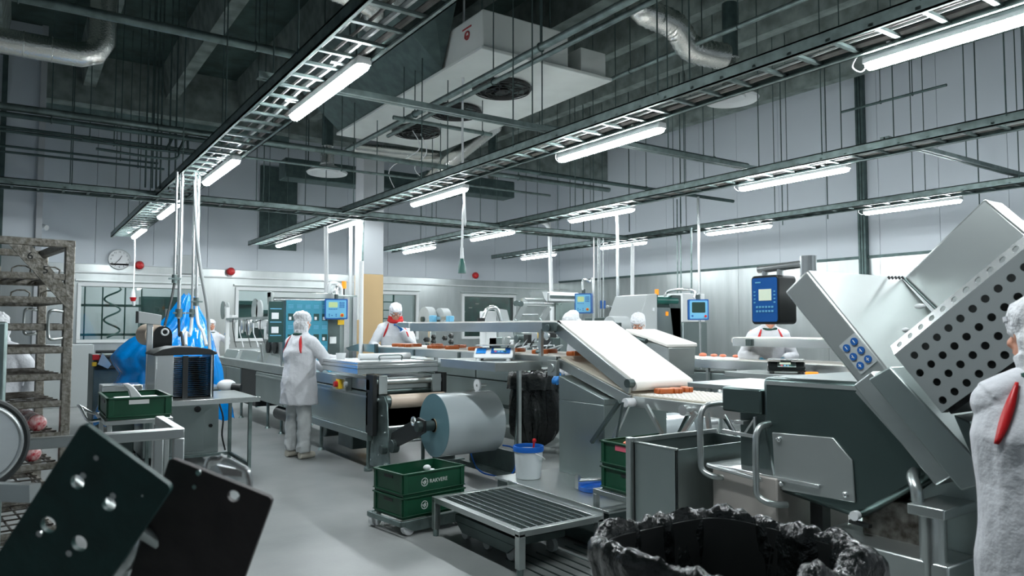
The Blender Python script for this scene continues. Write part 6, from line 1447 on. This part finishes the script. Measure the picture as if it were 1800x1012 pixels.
# ================================================================ PEOPLE
def person(name_label, loc, yaw, Hh=1.74, handL=None, handR=None, lean=0., coat=True, gloves='glove', scarf=False, glasses=False, headturn=0., headtilt=0., voxel=.010, fold=.012, hood=True, stripe=True, hem=.62, stance=.10, collar=True, girth=1.0, snood=True, feet=True, shw=.185, pout=.75, armr=1.0):
    """one continuous body with clothes; local +y is forward, +x the person's right"""
    Mx = Matrix.Translation(Vector(loc)) @ Matrix.Rotation(math.radians(yaw), 4, 'Z') @ Matrix.Scale(Hh/1.75, 4)
    t = thing('person', name_label, 'person', loc)
    L = lambda z: Vector((0, math.sin(math.radians(lean))*max(0, z-.95), .95+(z-.95)*math.cos(math.radians(lean)) if z > .95 else z))
    sh = {s: L(1.41)+Vector((s*shw, 0, 0)) for s in (-1, 1)}
    hd0 = L(1.50)
    Rh = Matrix.Rotation(math.radians(headturn), 3, 'Z') @ Matrix.Rotation(math.radians(-headtilt-lean*.6), 3, 'X')
    hc = hd0+Rh @ Vector((0, .025, .135))
    hands = {-1: Vector(handL) if handL else Vector((-.26, .04, .80)), 1: Vector(handR) if handR else Vector((.26, .04, .80))}
    elb = {}
    for s in (-1, 1):
        a, b = sh[s], hands[s]; d = b-a; l = min(d.length, .545); 
        if d.length > .545: hands[s] = b = a+d.normalized()*.545
        h = math.sqrt(max(.0, .285**2-(l/2)**2)); pole = Vector((s*pout, -.35, -.85)); ax = d.normalized(); pole = (pole-ax*pole.dot(ax)).normalized()
        elb[s] = (a+b)/2+pole*h
    foot = {s: Vector((s*stance, 0, 0)) for s in (-1, 1)}
    # ---- body
    B = MB(Mx)
    B.ball(hc+Rh @ Vector((0, -.01, .025)), .075, .093, .098, 18, R=Rh); B.ball(hc+Rh @ Vector((0, .022, -.055)), .055, .065, .062, 16, R=Rh)
    B.ball(hc+Rh @ Vector((0, .062, -.092)), .024, .022, .02, 10, R=Rh)
    B.loft([(hc+Rh @ Vector((0, .083, .022)), .008), (hc+Rh @ Vector((0, .104, -.018)), .015), (hc+Rh @ Vector((0, .085, -.03)), .013)], 8)
    for s in (-1, 1): B.ball(hc+Rh @ Vector((s*.074, -.008, -.005)), .010, .019, .031, 10, R=Rh); B.ball(hc+Rh @ Vector((s*.035, .066, -.028)), .023, .018, .02, 10, R=Rh)
    B.ball(hc+Rh @ Vector((0, .080, -.055)), .025, .012, .008, 10, R=Rh); B.ball(hc+Rh @ Vector((0, .079, -.066)), .022, .012, .008, 10, R=Rh)
    B.ball(hc+Rh @ Vector((0, .076, .036)), .05, .014, .012, 10, R=Rh)
    B.loft([(hc+Vector((0, -.02, -.04)), .054), (hd0+Vector((0, -.005, -.0)), .058), (L(1.42), .075)], 14)
    B.loft([(L(1.44), .08), (L(1.38), .13), (L(1.15), .125), (L(1.0), .13), (Vector((0, 0, .90)), .13)], 16)
    for s in (-1, 1):
        B.loft([(sh[s]*.0+L(1.42)+Vector((s*.08, 0, 0)), .06), (sh[s], .058), (elb[s], .042), (hands[s].lerp(elb[s], .1), .027)], 12)
        B.loft([(Vector((s*.085, 0, .93)), .09), (Vector((s*(.085+stance)/2, .012, .5)), .056), (foot[s]+Vector((0, -.01, .09)), .036)], 12)
        B.loft([(foot[s]+Vector((0, -.045, .045)), .035), (foot[s]+Vector((0, .12, .03)), .03)], 10)
    skin_hand = gloves is None
    def hand(mb, s, g=1.0):
        w = hands[s]; fd = (hands[s]-elb[s]).normalized(); sd = fd.cross(Vector((0, 0, 1)))
        if sd.length < .2: sd = Vector((1, 0, 0))
        sd.normalize(); up = sd.cross(fd)
        c = w+fd*.045
        mb.loft([(w-fd*.03, .026*g), (w+fd*.01, .027*g)], 10)
        Rm = Matrix((sd, fd, up)).transposed()
        mb.ball(c, .040*g, .050*g, .017*g, 14, R=Rm)
        for k, (o_, ln) in enumerate(((-.030, .062), (-.010, .072), (.010, .068), (.029, .054))):
            p0 = c+sd*o_+fd*.035; p1 = p0+fd*ln*.45-up*.006; p2 = p1+fd*ln*.3-up*.018; p3 = p2+fd*ln*.1-up*.022
            mb.loft([(p0-fd*.012, .0095*g), (p1, .009*g), (p2, .008*g), (p3, .0065*g)], 8)
        q = c-sd*s*(-1)*.0; th = -1 if s == 1 else 1
        mb.loft([(c+sd*th*.026-fd*.02, .012*g), (c+sd*th*.05+fd*.01-up*.01, .0105*g), (c+sd*th*.055+fd*.038-up*.02, .008*g)], 8)
    if skin_hand: hand(B, -1); hand(B, 1)
    body = blobby(B, 'body', 'skin', t, .007, 3)
    # eyes and brows
    for s in (-1, 1):
        e = Mx @ (hc+Rh @ Vector((s*.029, .078, .012))); f = (Mx.to_3x3() @ (Rh @ Vector((0, 1, 0)))).normalized()
        ey = obj(MB().ball(e, .0115, .0115, .0085, 12), 'eye', 'eye', body); obj(MB().ball(e+f*.0085, .005, .005, .005, 8), 'pupil', 'pupil', ey)
    mo = Mx @ (hc+Rh @ Vector((0, .0905, -.06))); sdv = (Mx.to_3x3() @ (Rh @ Vector((1, 0, 0)))).normalized()
    obj(MB().bar(mo-sdv*.018, mo+sdv*.018, .006, .004), 'lips', 'crumb', body)
    if glasses:
        g = MB(Mx)
        for s in (-1, 1):
            g.ring(hc+Rh @ Vector((s*.034, .104, .010)), Rh @ Vector((0, 1, 0)), .024, .0028, 20, 6); g.cyl(hc+Rh @ Vector((s*.058, .10, .014)), hc+Rh @ Vector((s*.082, .0, .012)), .0022, n=6)
        g.cyl(hc+Rh @ Vector((-.01, .106, .014)), hc+Rh @ Vector((.01, .106, .014)), .0025, n=6); obj(g, 'glasses', 'black', t)
    # ---- cap / balaclava
    C = MB(Mx)
    C.ball(hc+Rh @ Vector((0, -.022, .045)), .095, .108, .092, 20, R=Rh)
    C.ball(hc+Rh @ Vector((0, -.05, .075)), .088, .088, .065, 18, R=Rh)
    if hood:
        C.ball(hc+Rh @ Vector((0, -.045, -.03)), .092, .082, .11, 18, R=Rh); C.loft([(hc+Vector((0, -.035, -.06)), .082), (hd0+Vector((0, -.012, .0)), .082), (L(1.455), .10)], 16)
    if not snood: pass
    cp = blobby(C, 'hygiene_cap', 'cloth_cap', t, .008, 3, wr=fold*.7, wscale=22)
    band = MB(Mx).prism([hc+Rh @ Vector((math.sin(a)*.091, -.012+math.cos(a)*.107, .045)) for a in [math.radians(x) for x in range(-75, 76, 10)]]+[hc+Rh @ Vector((math.sin(a)*.086, -.012+math.cos(a)*.101, .045)) for a in [math.radians(x) for x in range(75, -76, -10)]], Rh @ Vector((0, .002, .018)))
    obj(band, 'cap_band', 'cloth', cp)
    # ---- trousers
    T = MB(Mx)
    T.loft([(Vector((0, 0, .97)), .13), (Vector((0, 0, .84)), .145)], 16)
    for s in (-1, 1): T.loft([(Vector((s*.075, 0, .92)), .105), (Vector((s*(.08+stance)/2, .012, .5)), .082), (foot[s]+Vector((0, -.01, .2)), .075), (foot[s]+Vector((0, -.012, .085)), .078)], 16)
    blobby(T, 'trousers', 'trouser', t, voxel, 4, wr=fold, wscale=9, wst=(1, 1, .8))
    for s in (-1, 1):
        S = MB(Mx); S.loft([(foot[s]+Vector((0, -.065, .045)), .042), (foot[s]+Vector((0, .02, .05)), .05), (foot[s]+Vector((0, .15, .035)), .036)], 14); S.loft([(foot[s]+Vector((0, -.02, .05)), .045), (foot[s]+Vector((0, -.015, .11)), .042)], 12)
        so = blobby(S, 'shoe', 'shoe', t, .009, 2)
        zmin = (Mx @ Vector((0, 0, 0))).z
        for v in so.data.vertices:
            if v.co.z < .004: v.co.z = .004
    # ---- coat
    K = MB(Mx); g = girth
    def ell(c, rx, ry, n=28): return [c+Vector((rx*math.cos(2*math.pi*i/n), ry*math.sin(2*math.pi*i/n), 0)) for i in range(n)]
    K.rings([ell(Vector((0, .01, hem)), .235*g, .185*g), ell(Vector((0, .01, hem+.1)), .228*g, .18*g), ell(L(.97)*1.0, .20*g, .165*g), ell(L(1.12), .195*g, .15*g), ell(L(1.28), .21*g, .155*g), ell(L(1.38), .205, .135), ell(L(1.44), .15, .11), ell(L(1.49), .085, .085)])
    for s in (-1, 1):
        w = hands[s].lerp(elb[s], .02)
        K.loft([(L(1.46)+Vector((s*.03, -.005, 0)), .07), (L(1.425)+Vector((s*.10, 0, 0)), .075), (sh[s]+Vector((0, 0, -.02)), .072*g)], 16); K.loft([(L(1.38)+Vector((s*.10, 0, 0)), .09), (sh[s]+Vector((0, 0, -.02)), .075*g*armr), (sh[s].lerp(elb[s], .5), .07*g*armr), (elb[s], .066*g*armr), (elb[s].lerp(w, .5), .060*g*armr), (w, .048)], 16); K.ball(sh[s]-Vector((0,0,.02)), .074*g*armr, n=14); K.ball(elb[s], .067*g*armr, n=12)
    co = blobby(K, 'coat', 'cloth', t, voxel, 5, wr=fold, wscale=6.5, wst=(1, 1, .55))
    if collar:
        obj(MB(Mx).ring(L(1.478)+Vector((0, .0, 0)), Vector((0, .15, 1)), .092, .016, 30, 8), 'collar', 'green_cloth', co)
    if stripe:
        for s in (-1, 1):
            top = L(1.475)+Vector((s*.085, .0, .0)); pts = []
            for k in range(9):
                f = k/8; base = L(1.49-.24*f*f-.02*f); rx = (.10+.10*math.sin(min(1, f*1.4)*math.pi/2)); pts.append(base+Vector((s*rx*(1.0), -.02-.04*f, 0)))
            # raglan stripes front and back laid on the shoulder surface
            dg = bpy.context.evaluated_depsgraph_get(); dg.update()
            Mi = Mx.inverted()
            for fb in (1, -1):
                v = []; fcs = []; n_ = 12
                for k in range(n_+1):
                    f = k/n_; z = 1.47-.21*f; x = s*(.10+.075*f); yb = fb*.4; w_ = .008+.014*math.sin(f*math.pi)
                    for e_ in (-1, 1):
                        o_ = L(z)+Vector((x+s*e_*w_, 0, 0)); o2 = o_+Vector((0, yb, 0))
                        wo = Mx @ o2; wd = (Mx.to_3x3() @ Vector((0, -fb, 0))).normalized(); lo = wo-wl(co)
                        hit, p, nr_, _i = co.ray_cast(lo, wd)
                        v.append((p+nr_*.007+wl(co)) if hit and (p-lo).length < .39*1.2 else None)
                ok = [i for i in range(n_) if all(v[2*i+q] is not None for q in range(4))]
                vs = []; fs = []
                for i in ok:
                    b0 = len(vs); quad = [v[2*i], v[2*i+1], v[2*i+3], v[2*i+2]]; vs += quad; fs.append((b0, b0+1, b0+2, b0+3))
                if fs:
                    m_ = MB(); m_.v = [tuple(q) for q in vs]; m_.f = fs; m_.m = [0]*len(fs)
                    so_ = obj(m_, 'shoulder_stripe', 'red', co, 0, 60); wm = so_.modifiers.new('w', 'WELD'); wm.merge_threshold = .0005; sm_ = so_.modifiers.new('s', 'SMOOTH'); sm_.iterations = 3; sm_.factor = .4; sd_ = so_.modifiers.new('t', 'SOLIDIFY'); sd_.thickness = .004; sd_.offset = 0
    if scarf:
        S = MB(Mx); S.ring(hd0+Vector((0, .012, .012)), Vector((0, .25, 1)), .085, .032, 30, 12); S.ring(hd0+Vector((0, .012, .055)), Vector((0, .3, 1)), .082, .026, 30, 12)
        blobby(S, 'scarf', 'red_cloth', t, .007, 2, wr=.006, wscale=25)
    if gloves:
        for s in (-1, 1):
            G = MB(Mx); hand(G, s, 1.12); gl = blobby(G, 'glove', gloves, t, .0035, 1)
    return t
# 1 standing worker seen from behind at the sealing line
person('standing worker seen from behind in long white coat and hood at the sealing line', (2.86, 8.80, 0), -72, 1.74, handL=(-.05, .44, 1.04), handR=(.20, .44, 1.17), lean=4, gloves='glove_light', voxel=.009, fold=.018, hem=.65, headturn=10, stance=.13, girth=1.12)
# 2 man with red scarf
solo(MB().box(4.72, 5.3, 10.0, 10.8, 0, .12), 'step_platform', 'galv', 'low grey step under the man with the red scarf', 'step')
person('man in white coat with red scarf and glasses behind the ham slices', (4.80, 10.25, .12), 162, 1.80, handL=(-.08, .20, 1.36), handR=(.20, .30, 1.02), lean=8, scarf=True, glasses=True, headturn=-4, headtilt=18, collar=False, hem=.7, voxel=.009, fold=.012, hood=True)
# 3 bespectacled worker behind the covered chute
q = P(1127, 560, d=9.3)
person('worker with glasses and white cap, mostly hidden behind the covered chute', (q.x, q.y, 0), 118, 1.74, handL=(-.1, .3, 1.05), handR=(.15, .3, 1.05), lean=10, glasses=True, headturn=10, headtilt=18, voxel=.012, fold=.010, stripe=False)
# 4 worker whose cap shows below the blue framed terminal
q = P(1032, 556, d=8.6)
person('worker seen only as a white cap below the blue framed terminal', (q.x, q.y, 0), 70, 1.76, handL=(-.1, .3, 1.0), handR=(.15, .3, 1.0), lean=12, headtilt=20, voxel=.012, fold=.010, stripe=False)
# 5 worker beneath the big terminal
q = P(1348, 600, d=9.5)
person('worker in white coat with red shoulder stripes bending over the right conveyor', (q.x, q.y, 0), 142, 1.84, handL=(-.10, .30, 1.10), handR=(.16, .33, 1.10), lean=8, headtilt=25, gloves='glove_light', voxel=.011, fold=.012)
# 6 far worker at the second window
q = P(371, 570, Y=17.6)
person('far worker reaching out in front of the second window, green collar', (q.x, q.y, 0), 196, 1.72, handL=(-.28, .22, 1.40), handR=(.2, .3, 1.0), headturn=-10, headtilt=4, voxel=.014, fold=.012, stripe=False)
# 7 worker behind the rack
q = P(4, 560, d=6.5)
person('worker in white coat partly hidden behind the tall rack at the left edge', (q.x, q.y, 0), 150, 1.68, lean=4, headtilt=10, voxel=.013, fold=.012, stripe=False)
# 8 foreground woman from behind
person('worker in white coat seen from behind close beside the slicer', (2.755, .985, 0), -56, 1.66, handL=(-.02, .34, 1.02), handR=(.2, .30, 1.0), lean=3, headturn=26, headtilt=4, voxel=.006, fold=.009, hem=.55, gloves='glove_light', girth=1.1, shw=.155, pout=.15, armr=.86)
